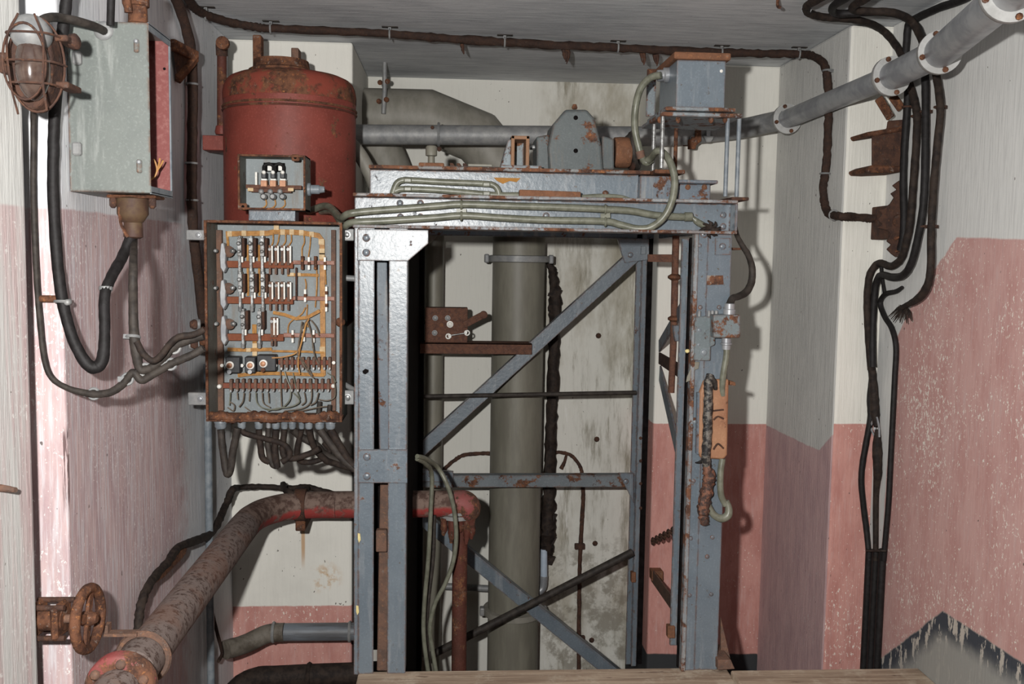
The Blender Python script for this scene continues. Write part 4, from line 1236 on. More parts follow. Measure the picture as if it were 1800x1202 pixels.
for i, t in enumerate(tails):
    n = len(t)
    MB().tube([W(x, y, GYp + (.0 if n < 5 else .0 + .10 * k / n * (1 if i > 5 else -.2))) for k, (x, y) in enumerate(t)], (.0115, .0095, .010, .009, .0115, .010, .0125, .009, .011, .0125, .0125)[i], 10, lump=.05, res=6).build('hanging_cable', M_CABLEB if i % 3 else M_CABLEG, cb)

# ------------------------------------------------------------------ small junction box on top of the cabinet
JF, JB = 2.95, 3.05
j0, j1 = W(418, 320, JF).x, W(537, 320, JF).x
jz0, jz1 = W(478, 369, JF).z, W(478, 272, JF).z
jb = thing('junction_box', ((j0 + j1) / 2, JB, jz0 - .03), 'small open grey junction box with three fuses standing on the cabinet', 'junction box')
MB().box(j0, j1, JB, JB + .004, jz0, jz1).build('back_panel', M_PANEL, jb)
for nm, bx_ in (('side_panel', (j0, j0 + .004, JF, JB, jz0, jz1)), ('side_panel', (j1 - .004, j1, JF, JB, jz0, jz1)), ('top_panel', (j0, j1, JF, JB, jz1 - .004, jz1)), ('bottom_panel', (j0, j1, JF, JB, jz0, jz0 + .004))):
    MB().box(*bx_).build(nm, M_INNER, jb)
mb = MB(); t = .006
mb.box(j0, j0 + t, JF - .003, JF + .002, jz0, jz1); mb.box(j1 - t, j1, JF - .003, JF + .002, jz0, jz1); mb.box(j0 + t, j1 - t, JF - .003, JF + .002, jz1 - t, jz1); mb.box(j0 + t, j1 - t, JF - .003, JF + .002, jz0, jz0 + t)
mb.build('rim', M_RUST, jb, .001)
for q in ((519, 277), (427, 363)):
    e = MB().pbox(q[0] - 7, q[1] - 6, q[0] + 7, q[1] + 6, JF, JF + .01).build('corner_lug', M_RUST, jb, .003)
    MB().lathe([(.0045, 0), (.0045, .001)], W(q[0], q[1], JF - .0005), (0, -1, 0), 10).build('hole', M_BLACK, e)
PB(432, 325, 530, 332, JB - .04, JB - .02, 'carrier_bar', M_RUSTP, jb)
PB(440, 332, 512, 338, JB - .045, JB - .028, 'carrier_bar', M_RUSTP, jb)
for i, x in enumerate((464, 480, 497)):
    f = PB(x - 5, 302, x + 4, 314, JB - .05, JB - .02, 'fuse', M_BAKE, jb, .003)
    PB(x - 5, 314, x + 5, 317, JB - .05, JB - .02, 'collar', M_WHITEC, f, .001)
    PB(x - 6, 317, x + 5, 328, JB - .05, JB - .02, 'base', M_BRASS, f, .001)
    MB().lathe([(.006, 0), (.006, .006), (.003, .009)], W(x, 303, JB - .05), (0, -1, 0), 10).build('cap_screw', M_WHITEC, f)
    MB().lathe([(.007, 0), (.008, .012), (.004, .016)], W(x - 4, 337, JB - .045), (0, -1, 0), 10).build('terminal_nut', M_GALVD, f)
    MB().lathe([(.009, 0), (.010, .016), (.006, .024)], W(x + 1, 346, JB - .03), (0, -1, 0), 12).build('lower_stud', M_GALVD, f)
    MB().tube([W(x + 3, 350, JB - .015), W(x + 4, 360, JB - .015), W(x - 4, 366, JB - .015), W(x - 20, 366, JB - .015)], .0022, 6).build('lead', M_WIRE, f)
PB(448, 302, 452, 326, JB - .04, JB - .03, 'neutral_link', M_WHITEC, jb)
for q in ((440, 333), (511, 333)):
    PB(q[0] - 5, q[1] - 3, q[0] + 5, q[1] + 3, JB - .052, JB - .044, 'strap', M_TAPE, jb)
PB(463, 286, 501, 302, JB - .003, JB - .0005, 'knockout', M_BLACK, jb, .004)
for a, b_ in ((464, 480), (483, 498)):
    MB().tube([W(a, 303, JB - .04), W(a, 292, JB - .03), W((a + b_) / 2, 288, JB - .03), W(b_, 292, JB - .03), W(b_, 303, JB - .04)], .005, 8).build('jumper_wire', M_CABLE, jb)
PB(470, 291, 478, 300, JB - .015, JB - .006, 'label_tag', M_WHITEC, jb); PB(489, 291, 496, 300, JB - .015, JB - .006, 'label_tag', M_WHITEC, jb)
p = Vector((j1, JF + .05, W(537, 333, JF + .05).z))
MB().lathe([(.020, 0), (.020, .008), (.014, .010), (.014, .034), (.011, .036), (.009, .05)], p, (1, 0, .02), 14).build('cable_gland', M_BLUEP, jb)
PB(437, 370, 519, 388, JF + .03, JB, 'plinth', M_BLUE, jb)

# ------------------------------------------------------------------ grey cabinet on the left wall, its open side to the room
UF, UBk = 2.28, 2.456
M_GG = mat_paint('grey_green_paint', (.165, .182, .170), (.142, .158, .149), rust=.80, edge=True, rough=.5, dust=(.32, .335, .32))
ux0, ux1 = XL + .002, W(263, 200, UF).x
uz0, uz1 = W(200, 338, UF).z, W(200, 38, UF).z
uc = thing('steel_cabinet', (XL, UF + .09, uz0), 'grey-green steel cabinet on the left wall, open on one side to a red inside', 'cabinet')
MB().box(ux0, ux1, UF, UF + .004, uz0, uz1).build('front_panel', M_GG, uc, .0015)
N = NT('dusty_red_inside')
c = N.mix(N.ramp(N.noise(90, 3, .7), .45, .7), (.20, .055, .05), (.26, .10, .09))
M_REDIN = N.out(c, .7)
MB().box(ux0, ux1 - .004, UBk - .004, UBk, uz0, uz1).build('red_side', M_REDIN, uc, label='dusty red inner side')
MB().box(ux0, ux0 + .004, UF + .004, UBk - .004, uz0, uz1).build('back_panel', M_REDIN, uc)
MB().box(ux0, ux1, UF + .004, UBk, uz1 - .004, uz1).build('top_panel', M_GG, uc, .001)
MB().box(ux0, ux1, UF + .004, UBk, uz0, uz0 + .004).build('bottom_panel', M_GG, uc, .001)
mb = MB(); t = .016
mb.box(ux1 - .004, ux1, UF + .004, UBk, uz1 - t, uz1 + .002); mb.box(ux1 - .004, ux1, UF + .004, UBk, uz0 - .002, uz0 + t); mb.box(ux1 - .004, ux1, UBk - .008, UBk + .002, uz0 + t, uz1 - t)
mb.build('rim', M_BLUEP, uc, .001)
for q in ((239, 78), (244, 290)):
    l = MB().pbox(q[0] - 5, q[1] - 10, q[0] + 5, q[1] + 14, UF - .006, UF).build('latch', M_GG, uc, .003)
    MB().lathe([(.005, 0), (.005, .006), (.003, .008)], W(q[0] + 1, q[1] - 5, UF - .006), (0, -1, 0), 8).build('rivet', M_GALV, l)
for y in (102, 262):
    MB().pbox(125, y - 13, 141, y + 11, UF - .014, UF + .004).build('hinge', M_GALVD, uc, .004)
p = W(182, 54, UF)
MB().lathe([(.022, 0), (.020, .004), (.013, .006)], p, (0, -1, .1), 16).build('grommet', M_GALVD, uc)
for pp in (((262, 318), (272, 310), (276, 300), (274, 288), (270, 280)), ((276, 300), (283, 290), (287, 282)), ((276, 302), (280, 285), (281, 278))):
    MB().tube([W(x, y, UF + .10) for x, y in pp], .0022, 6).build('loose_wire', M_WIRE, uc)
MB().lathe([(.0035, 0), (.0035, .001)], W(289, 121, UBk - .004), (0, -1, 0), 8).build('hole', M_BLACK, uc)
gp_ = W(233, 345, 2.36); gz = uz0
cg = thing('cable_boot', (gp_.x, 2.36, gz), 'rust-brown conical cable boot under the grey-green cabinet', 'cable boot')
M_BOOT = mat_simple('rusty_yellow_boot', (.095, .056, .027), (.06, .027, .018), .7, sc=22, bump=.4)
hB = gz - W(233, 412, 2.36).z
MB().lathe([(.030, 0), (.036, -.004), (.036, -.04 * 1), (.024, -hB * .62), (.021, -hB * .64), (.0225, -hB), (.016, -hB - .004)], (gp_.x, 2.36, gz - .006), (0, 0, 1), 20).build('boot', M_BOOT, cg)
MB().box(gp_.x - .052, gp_.x + .062, 2.33, 2.41, gz - .009, gz - .002).build('flange', M_RUST, cg, .004)
for dx in (-.04, .05):
    MB().lathe([(.007, 0), (.009, -.006), (.009, -.02), (.004, -.026)], (gp_.x + dx, 2.345, gz - .007), (0, 0, 1), 8).build('bolt', M_RUSTD, cg)
MB().tube([(gp_.x - .022, 2.335, gz - .03), (gp_.x - .02, 2.336, gz - .07), (gp_.x - .005, 2.338, gz - .1)], .004, 6, lump=.2).build('flaking_seam', M_RUST, cg)
ut = thing('rusty_stub', W(238, 25, 2.34), 'rusty pipe stub standing on top of the grey-green cabinet', 'pipe stub')
pS = Vector((W(240, 30, 2.34).x, 2.35, uz1))
MB().lathe([(.030, 0), (.030, .01), (.022, .014), (.021, .05), (.026, .052), (.026, .09), (.018, .095)], pS, (0, 0, 1), 16).build('stub', M_RUST, ut)
MB().tube([pS + Vector((-.012, -.03, .03)), pS + Vector((-.012, -.035, .08)), pS + Vector((.01, -.03, .12))], .010, 8, lump=.2).build('bracket', M_RUST, ut)
tb = thing('corner_bracket', WX(325, 110, XL), 'triangular rusty bracket on the left wall right of the grey-green cabinet', 'bracket')
t1, t2, t3 = WX(302, 78, XL + .012), WX(345, 100, XL + .05), WX(312, 140, XL + .012)
MB().prism([t1, t2, t3], (0, .02, .012)).build('plate', M_RUSTD, tb, .003)
MB().bar(t1, t2, .02, .035, up=(0, 0, 1)).build('arm', M_RUST, tb, .003); MB().bar(t2, t3, .02, .03, up=(0, 1, 0)).build('arm', M_RUST, tb, .003)

# ------------------------------------------------------------------ bulkhead lamp
LYk = 1.93
lc = W(40, 95, LYk)
bl_ = thing('bulkhead_lamp', (lc.x, 2.07, lc.z), 'rusty bulkhead lamp with wire cage on the left pier', 'lamp')
rot = Vector((.22, -1, 0)).normalized()
mb = MB()
ell = []
for k in range(28):
    a = 2 * PI * k / 28
    ell.append(Vector((lc.x - .020 + .044 * math.cos(a), 2.005, lc.z + .0 + .093 * math.sin(a) * (1.0))))
mb.prism(ell, (0, .06, 0)); mb.build('base', M_RUSTD, bl_, .008, 3)
MB().ball((lc.x - .008, 1.995, lc.z - .012), .031, .040, .066, 20, 12).build('glass', mat_simple('dusty_brown_glass', (.10, .068, .055), (.055, .034, .028), .2, sc=25, bump=.1, spec=.6), bl_)
MB().ball((lc.x - .010, 1.995, lc.z + .052), .038, .045, .037, 18, 10).build('hood', M_GALVD, bl_)
MB().ring((lc.x - .004, 1.945, lc.z - .01), rot, .072, .0026, 32, 6, sx=.52, upv=(0, 0, 1)).build('cage_ring', M_RUSTD, bl_)
MB().ring((lc.x + .0, 1.990, lc.z - .008), rot, .091, .0026, 32, 6, sx=.56, upv=(0, 0, 1)).build('cage_ring', M_RUSTD, bl_)
for dz in (.045, -.008, -.05):
    w_ = .054 * math.sqrt(max(.1, 1 - (dz / .105) ** 2))
    MB().tube([(lc.x + w_, 2.000, lc.z + dz), (lc.x + w_ * .75, 1.952, lc.z + dz), (lc.x - .006, 1.942, lc.z + dz), (lc.x - w_ * .8, 1.952, lc.z + dz), (lc.x - w_, 2.000, lc.z + dz)], .0023, 6).build('cage_wire', M_RUSTD, bl_)
MB().tube([(lc.x - .02, 1.950, lc.z - .11), (lc.x - .03, 1.943, lc.z - .05), (lc.x - .034, 1.943, lc.z + .03), (lc.x - .015, 1.950, lc.z + .08)], .0023, 6).build('cage_wire', M_RUSTD, bl_)
MB().tube([(lc.x + .03, 1.960, lc.z - .10), (lc.x + .030, 1.945, lc.z - .05), (lc.x + .032, 1.945, lc.z + .03), (lc.x + .015, 1.950, lc.z + .08)], .0023, 6).build('cage_wire', M_RUSTD, bl_)
for dz in (.045, -.045):
    MB().box(lc.x + .035, lc.x + .060, 1.990, 2.060, lc.z + dz - .006, lc.z + dz + .006).build('cage_lug', M_RUSTD, bl_, .002)
MB().lathe([(.012, 0), (.016, .004), (.016, .014), (.011, .018)], (lc.x + .05, 2.030, lc.z + .045), (1, -.2, .1), 12).build('cable_entry', M_RUSTD, bl_)

MB().box(lc.x - .085, lc.x - .045, 2.02, 2.06, lc.z - .02, lc.z + .02).build('wall_arm', M_RUSTD, bl_, .002)
# ------------------------------------------------------------------ gate valve at the lower left
vc = W(155, 1087, 2.13)
va = thing('gate_valve', W(100, 1086, 2.16), 'rusty valve with spoked handwheel sticking out at the lower left', 'valve')
ax = Vector((1, -.06, .02)).normalized()
R = .066
wh = MB().ring(vc, ax, R, .0115, 36, 10).build('handwheel', M_RUST, va)
MB().lathe([(.016, -.012), (.018, 0), (.014, .012), (.009, .02)], vc, ax, 14).build('hub', M_RUST, wh)
u = ax.orthogonal().normalized(); w_ = ax.cross(u)
for k in range(4):
    a = k * PI / 2 + .5
    d = u * math.cos(a) + w_ * math.sin(a)
    MB().bar(vc + d * .012, vc + d * R, .022, .008, up=ax).build('spoke', M_RUST, wh, .002)
b0_ = vc - ax * .115
MB().tube([vc - ax * .05, vc], .010, 10, straight=True).build('spindle', M_RUSTG, va)
MB().tube([b0_, vc - ax * .05], .026, 14, straight=True).build('bonnet', M_RUST, va)
for s in (.112, .060):
    c = vc - ax * s
    f = MB().bar(c - ax * .008, c + ax * .008, .078, .075, up=(0, 0, 1)).build('bonnet_flange', M_RUST, va, .006)
for sz in (-1, 1):
    for sy in (-1, 1):
        q0 = vc - ax * .122 + Vector((0, 0, sz * .034)) + ax.cross(Vector((0, 0, 1))) * sy * .026
        MB().tube([q0, q0 + ax * .082], .0065, 8, straight=True).build('stud', M_RUSTD, va)
MB().tube([b0_ - ax * .012, b0_], [.036, .036], 16, straight=True).build('body', M_RUST, va)
# ------------------------------------------------------------------ cables
def near(*ps):
    return min(ps, key=lambda p: (p - CAM).length)


def cable(name, label, pts, r, mat, cat='cable', lump=.0, res=6, seg=10, group=None, part='sheath'):
    t = thing(name, sum(pts, Vector((0, 0, 0))) / len(pts), label, cat, group)
    MB().tube(pts, r, seg, lump=lump, res=res).build(part, mat, t)
    return t


def clip(parent, c, axis, r, mat=None, foot=None):
    """a band round the cable, with its foot on the wall"""
    b = MB().ring(c, axis, r + .002, .0035, 14, 6)
    if foot is not None:
        b.bar(c, c + foot, .012, .010, up=Vector(axis))
    return b.build('clip', mat or M_GALVD, parent)


# left pier and left wall
LP = 2.195
def lw(px, py, off=.022):
    a = W(px, py, YP - off); b = WX(px, py, XL + off)
    return near(a, b) if px > 120 else a
pts = [W(120, -30, LP), W(112, 40, LP), W(107, 80, LP), W(97, 190, LP), W(94, 260, LP), W(94, 350, LP), W(101, 460, LP), W(110, 530, LP), W(126, 590, LP), W(147, 632, LP), W(165, 646, LP + .005), W(180, 632, LP + .015), W(184, 585, LP + .03), W(184, 520, LP + .05), W(197, 485, LP + .08), W(216, 450, 2.33), W(230, 415, 2.355), W(233, 404, 2.36)]
c = cable('thick_black_cable', 'thickest black cable, hanging in a deep loop up into the cable boot', pts, [.0125] * 9 + [.0135, .0145, .014] + [.0125] * 6, M_CABLE, lump=.05, res=7)
clip(c, W(103, 147, LP), (0, 0, 1), .0135, M_GALVD, Vector((0, .035, 0)))
clip(c, W(110, 530, LP), (0, .1, 1), .0135, M_GALVD, Vector((0, .035, 0)))
MB().lathe([(.007, 0), (.007, .012), (.004, .015)], W(121, 531, LP), (0, -1, 0), 10).build('clip_screw', M_GALVD, c)
MB().lathe([(.007, 0), (.007, .012), (.004, .015)], W(116, 148, LP), (0, -1, 0), 10).build('clip_screw', M_GALVD, c)
MB().lathe([(.014, -.006), (.0155, 0), (.014, .006)], W(186, 507, LP + .06), (0, 0, 1), 14).build('collar', M_GALVD, c)
pts = [W(58, 150, 2.12), W(59, 200, 2.19), W(59, 250, 2.205), W(59, 350, 2.205), W(64, 480, 2.205), W(70, 560, 2.205), W(78, 630, 2.205), W(92, 665, 2.205), W(122, 683, 2.205), lw(160, 692), lw(192, 690), lw(215, 676), lw(228, 660), lw(236, 655), lw(248, 668), lw(262, 662), lw(300, 640), lw(335, 625), lw(358, 612)]
c = cable('grey_wall_cable', 'slim grey cable from the lamp curving along the left wall below the black loop', pts, [.0065] * 9 + [.009] * 10, M_CABLEG, lump=.04)
for q in ((165, 692), (224, 666), (300, 640)):
    p = lw(*q); clip(c, p, (0, 1, .0), .010, M_GALVD, Vector((-.02, 0, 0)))
p = W(72, 525, 2.205); mb = MB().box(p.x - .012, p.x + .045, 2.20, 2.229, p.z - .007, p.z + .007); mb.build('saddle', M_RUST, c, .003)
pts = [W(236, 418, 2.40), lw(234, 470), lw(234, 540), lw(236, 590), lw(240, 620), lw(246, 648), lw(262, 648), lw(285, 632), lw(305, 610), lw(330, 598), lw(358, 590)]
c = cable('brown_drop_cable', 'grey-brown cable dropping from the boot and turning right to the cabinet', pts, [.008, .0095, .010, .0115, .012] + [.010] * 6, M_CABLEG, lump=.04)
for q in ((234, 592), (256, 650), (306, 610)):
    clip(c, lw(*q), (0, .3, 1) if q[1] < 600 else (0, 1, 0), .0115, M_GALVD, Vector((-.02, 0, 0)))
pts = [lw(240, 600, .05), lw(252, 622, .05), lw(268, 634, .05), lw(283, 625, .05), lw(298, 605, .05), lw(315, 592, .05), lw(340, 588, .04), lw(358, 580, .03)]
cable('second_drop_cable', 'thin brown-black cable above the grey-brown one, turning right to the cabinet', pts, .0075, M_CABLEB, lump=.06)
wp = lambda px, py: WX(px, py, XL + .025)
pts = [wp(298, -25), wp(318, 20), wp(334, 80), wp(338, 130), wp(338, 220), wp(337, 300), wp(338, 380), wp(343, 440), wp(350, 500), wp(357, 560), wp(362, 600)]
c = cable('rusty_wall_cable', 'rusty armoured cable running down the left wall right of the corner bracket', pts, .0165, M_CABLER, lump=.08)
for q in ((338, 148), (337, 287), (338, 352)):
    clip(c, wp(*q), (0, 0, 1), .016, M_GALVD, Vector((-.02, 0, 0)))
for q in ((352, 570), (350, 606)):
    p = W(q[0], q[1], 3.02)
    MB().lathe([(.016, 0), (.018, .01), (.013, .03)], p, (-1, -.3, 0), 12).build('cable_end', M_GALVD, c)
MB().ball(W(358, 592, 3.03), .018, .02, .03, 12, 8, .12).build('rust_lump', M_RUST, c)
pts = [W(72, 37, 2.05), W(86, 31, 2.08), W(105, 31, 2.14), W(135, 37, 2.17), W(165, 46, 2.22), W(180, 53, 2.265), W(184, 56, 2.285)]
cable('lamp_cable', 'short grey-brown cable from the bulkhead lamp into the grey-green cabinet', pts, .0095, M_CABLEG)
pts = [lw(196, -25), lw(195, 10), lw(194, 45)]
cable('thin_black_cable', 'thin black cable ending behind the top of the grey-green cabinet', pts, .0085, M_CABLE)
for k, (yy, n) in enumerate(((857, ' '),)):
    pts = [W(632, 872, 3.66), W(600, 870, 3.70), W(570, 864, 3.72), W(540, 856, 3.74), W(505, 858, 3.76), W(460, 855, 3.76), W(420, 857, 3.74), W(408, 862, 3.66), WX(398, 885, XL + .03), WX(385, 915, XL + .03), WX(370, 938, XL + .03), WX(345, 950, XL + .03), WX(314, 962, XL + .03), WX(293, 990, XL + .03), WX(266, 1022, XL + .03), WX(250, 1055, XL + .03), WX(244, 1090, XL + .03), WX(242, 1140, XL + .03), WX(242, 1220, XL + .03)]
c = cable('flaking_cable', 'flaking brown cable following the rusty main pipe along wall and corner', pts, [.011] * 7 + [.014] * 5 + [.0125] * 7, M_CABLEB, lump=.16, res=8)
mb = MB().prism([WX(x, y, XL + .04) for x, y in ((318, 985), (326, 975), (330, 962), (318, 968), (300, 985), (276, 1012), (268, 1030), (290, 1014))], (-.015, 0, 0))
mb.build('rust_flake', M_RUST, c, .003)
pts = [W(540, 857, 3.68), W(536, 866, 3.62), W(520, 868, 3.58), W(502, 862, 3.6), W(498, 850, 3.7)]
MB().tube(pts, .011, 8, lump=.2).build('wrapped_tie', M_CABLEB, c)
pts = [wp(366, 1015), wp(370, 1060), wp(380, 1105), wp(389, 1140), wp(390, 1150), wp(384, 1162)]
cable('dangling_cable_end', 'short dark cable end dangling below the rusty main pipe near the corner', pts, .0065, M_CABLER, lump=.06)

# ceiling cable and its run down the right bay
zc_c = ZC - .026
cp = lambda px, py: WZ(px, py, zc_c)
sp = lambda px, py: WX(px, py, XS - .022)
pts = [cp(322, -14), cp(340, 12), cp(362, 26), cp(400, 38), cp(445, 47), cp(480, 50), cp(580, 54), cp(690, 60), cp(790, 68), cp(885, 74), cp(990, 80), cp(1085, 84), cp(1180, 89), cp(1270, 92), cp(1340, 94), cp(1405, 95), near(cp(1430, 99), sp(1430, 99)), sp(1447, 112), sp(1454, 135), sp(1456, 200), sp(1453, 280), sp(1447, 330), sp(1450, 360), sp(1458, 376), near(sp(1480, 380), W(1480, 380, YPR - .02)), W(1500, 381, YPR - .02), W(1530, 384, YPR - .02), W(1552, 385, YPR - .02)]
c = cable('overhead_cable', 'long rusty cable clipped along the ceiling above the hoist and down the right bay', pts, [.014] * 8 + [.0155] * 6 + [.0145] * 14, M_CABLER, lump=.17, res=9)
for q in ((362, 26), (476, 50), (685, 60), (887, 74), (1086, 84), (1268, 92), (1404, 95)):
    p = cp(*q)
    k = clip(c, p, (1, 0, 0), .016, M_GALVD, Vector((0, 0, .026)))
    MB().box(p.x - .028, p.x + .03, p.y - .012, p.y + .008, ZC - .003, ZC).build('clip_plate', M_CABLEG, k)
for q in ((1455, 124), (1450, 305), (1466, 378)):
    p = sp(*q); clip(c, p, (0, 0, 1) if q[1] < 340 else (0, 1, 0), .015, M_GALVD, Vector((.02, 0, 0)))
for (px, py, n) in ((812, 74, 1), (990, 84, 3), (1127, 90, 2), (1150, 92, 2)):
    for k in range(n):
        p = cp(px + k * 4, py)
        MB().tube([p, p + Vector((.004, -.005, -.03)), p + Vector((.008 - .006 * k, -.004, -.045 - .008 * k))], [.009, .006, .002], 6, lump=.2).build('rust_strand', M_RUSTD, c)
o = MB().bar(W(1366, 6, 2.9), W(1367, 20, 2.9), .010, .01).build('overhead_hook', M_RUST, None)
p = WZ(1367, 10, ZC - .03)
o.data.clear_geometry()
mbq = MB().tube([p + Vector((0, 0, .03)), p, p + Vector((.0, -.02, -.01))], .005, 6)
o.data.from_pydata([tuple(v) for v in mbq.v], [], mbq.f)
tag(o, 'tiny rusty hook sticking out of the ceiling beside the looping cables', 'hook')

# olive cables along the front beam
OY = FY - .004
pts = [W(540, 372, 3.30), W(575, 362, 3.20), W(598, 382, 3.05), W(612, 376, OY), W(640, 372, OY), W(705, 367, OY), W(770, 362, OY), W(815, 359, OY), W(900, 362, OY), W(1000, 365, OY), W(1065, 368, OY), W(1110, 371, OY), W(1150, 378, OY), W(1190, 381, OY), W(1207, 381, OY)]
c1 = cable('upper_beam_cable', 'upper of the two olive cables clipped along the front cross beam', pts, .0115, M_OLIVE)
MB().tube([W(1203, 381, OY), W(1216, 381, OY)], .0145, 12, straight=True).build('cable_end', M_OLIVE, c1)
MB().tube([W(1216, 381, OY), W(1224, 389, OY), W(1234, 395, OY), W(1247, 405, OY)], [.006, .010, .010, .008], 8, lump=.1).build('bare_core', M_OLIVE, c1)
mb = MB()
for k in range(9):
    a = k * .75
    p = W(1247, 403, OY)
    mb.tube([p, p + Vector((.02 * math.cos(a), -.01, .018 * math.sin(a))), p + Vector((.034 * math.cos(a + .3), -.004, .028 * math.sin(a + .3)))], [.009, .006, .002], 6, lump=.2)
mb.build('frayed_end', M_CABLEB, c1)
pts = [W(560, 372, 3.34), W(585, 372, 3.2), W(604, 396, 3.04), W(620, 391, OY), W(680, 388, OY), W(760, 383, OY), W(815, 379, OY), W(880, 383, OY), W(960, 387, OY), W(1060, 389, OY), W(1090, 395, OY), W(1120, 402, OY - .006), W(1145, 399, OY - .016), W(1168, 380, OY - .03), W(1182, 350, OY - .034), W(1186, 315, OY - .03), W(1178, 285, OY - .02), W(1165, 268, OY), W(1154, 266, 3.01), W(1146, 276, 3.06), W(1139, 282, 3.08)]
c2 = cable('lower_beam_cable', 'lower olive cable along the front beam, curling up past the box stand', pts, .0115, M_OLIVE, res=8)
for px in (811, 1064):
    ya, yb = (360, 380) if px < 900 else (368, 390)
    m_ = W(px, ya, OY); n_ = W(px, yb, OY)
    k = MB().ring(m_, (1, 0, 0), .0125, .004, 16, 6); k.bar(m_ - Vector((0, .0, .012)), n_ + Vector((0, 0, .012)), .030, .006)
    k.build('twin_clip', M_OLIVE, c1)
    MB().ring(n_, (1, 0, 0), .0125, .004, 16, 6).build('clip', M_OLIVE, c2)
UYc = 3.055
pts = [W(689, 346, UYc), W(692, 335, UYc), W(698, 322, UYc), W(708, 317, UYc), W(725, 317, UYc), W(780, 320, UYc), W(850, 323, UYc), W(868, 326, UYc), W(876, 336, UYc), W(877, 348, UYc)]
c3 = cable('upper_loop_cable', 'short olive cable bridging along the upper beam, bent down at both ends', pts, .010, M_OLIVE)
pts = [W(694, 336, UYc), W(712, 332, UYc), W(780, 335, UYc), W(850, 341, UYc), W(880, 343, UYc), W(914, 343, UYc)]
c4 = cable('lower_loop_cable', 'olive cable right below the bent one on the upper beam', pts, .010, M_OLIVE)
for px, a, b in ((717, 317, 333), (855, 324, 341)):
    MB().bar(W(px, a - 4, UYc), W(px, a + 5, UYc), .026, .026).build('clamp', M_OLIVE, c3, .004)
    MB().bar(W(px, b - 5, UYc), W(px, b + 4, UYc), .026, .026).build('clamp', M_OLIVE, c4, .004)
pts = [W(1022, 347, UYc), W(1060, 345, UYc), W(1090, 346, UYc), W(1108, 350, UYc)]
c5 = cable('cable_stub', 'short olive cable piece beside the rusty cleat on the upper beam', pts, [.009, .009, .007, .004], M_OLIVE)
bolt(1064, 340, UYc, c5, .008, M_RUST, 'clip_bolt')
pts = [W(1162, 132, 3.04), W(1143, 137, 3.06), W(1126, 156, 3.08), W(1117, 190, 3.10), W(1116, 225, 3.10), W(1122, 255, 3.10), W(1128, 275, 3.10), W(1136, 286, 3.09), W(1146, 280, 3.09)]
c6 = cable('box_cable', 'olive cable hanging from the gland of the switch box on its stand', pts, .0115, M_OLIVE)
MB().lathe([(.014, -.012), (.014, .012)], W(1126, 272, 3.10), (.3, 0, -1), 12).build('joint_sleeve', M_RUSTG, c6)

# cables falling inside the left of the frame
IY = 3.5
pts = [W(733, 802, 3.35), W(748, 806, 3.40), W(768, 820, IY), W(785, 850, IY), W(797, 890, IY), W(802, 940, IY), W(797, 985, IY), W(783, 1025, IY), W(765, 1060, IY), W(756, 1100, IY), W(760, 1140, IY), W(768, 1190, IY)]
cable('outer_hanging_cable', 'olive cable bulging outward as it hangs inside the left of the frame', pts, .0085, M_OLIVE)
pts = [W(733, 806, 3.36), W(748, 815, 3.42), W(759, 835, IY), W(757, 900, IY), W(753, 980, IY), W(746, 1060, IY), W(745, 1120, IY), W(754, 1190, IY)]
cable('inner_hanging_cable', 'olive cable hanging nearly straight inside the left of the frame', pts, .0085, M_OLIVE)
pts = [W(763, 905, 3.56), W(761, 980, 3.56), W(752, 1060, 3.56), W(749, 1120, 3.56), W(757, 1190, 3.56)]
cable('rear_hanging_cable', 'grey-brown cable hanging behind the straight olive one inside the frame', pts, .0085, M_CABLEG)

# old wiring on the back wall of the shaft
BYk = YR - .012
pts = [W(965, 797, BYk), W(985, 795, BYk), W(1003, 800, BYk), W(1017, 815, BYk), W(1023, 833, BYk), W(1025, 870, BYk), W(1022, 930, BYk), W(1019, 1000, BYk), W(1018, 1080, BYk), W(1017, 1200, BYk)]
c = cable('rusty_back_cable', 'thin rusty cable curving over and down the stained back wall', pts, [.0085] * 5 + [.010] * 5, M_RUSTD, lump=.2, res=9)
MB().tube([W(996, 798, BYk), W(992, 812, BYk - .01), W(986, 824, BYk - .01)], [.006, .008, .010], 8, lump=.1).build('broken_branch', M_RUSTD, c)
for y in (960, 1122):
    MB().box(W(1010, y, BYk).x, W(1028, y, BYk).x, BYk - .012, BYk + .01, W(1019, y + 5, BYk).z, W(1019, y - 5, BYk).z).build('saddle', M_RUSTD, c, .003)
pts = [W(868, 797, BYk), W(840, 797, BYk), W(815, 800, BYk), W(800, 808, BYk), W(782, 824, BYk), W(770, 840, BYk)]
cable('short_back_cable', 'thin rusty cable stub on the back wall left of the broad duct', pts, .009, M_RUSTD, lump=.2)
pts = [W(964, 455, 4.53), W(973, 490, 4.53), W(976, 540, 4.53), W(974, 600, 4.53), W(971, 700, 4.53), W(968, 780, 4.53), W(965, 860, 4.53), W(963, 920, 4.52), W(961, 960, 4.52), W(959, 985, 4.52)]
c = cable('tattered_cable', 'tattered black-brown wrapped cable close to the right of the broad duct', pts, [.016, .022, .030, .027, .026, .026, .030, .036, .034, .018], M_CABLEB, lump=.28, res=8)
for q in ((970, 505), (961, 900), (960, 940), (958, 975)):
    p = W(*q, 4.5)
    MB().prism([p, p + Vector((.05, .01, -.012)), p + Vector((.03, 0, -.05)), p + Vector((-.02, 0, -.04))], (0, .006, 0)).build('torn_wrapping', M_CABLEB, c)
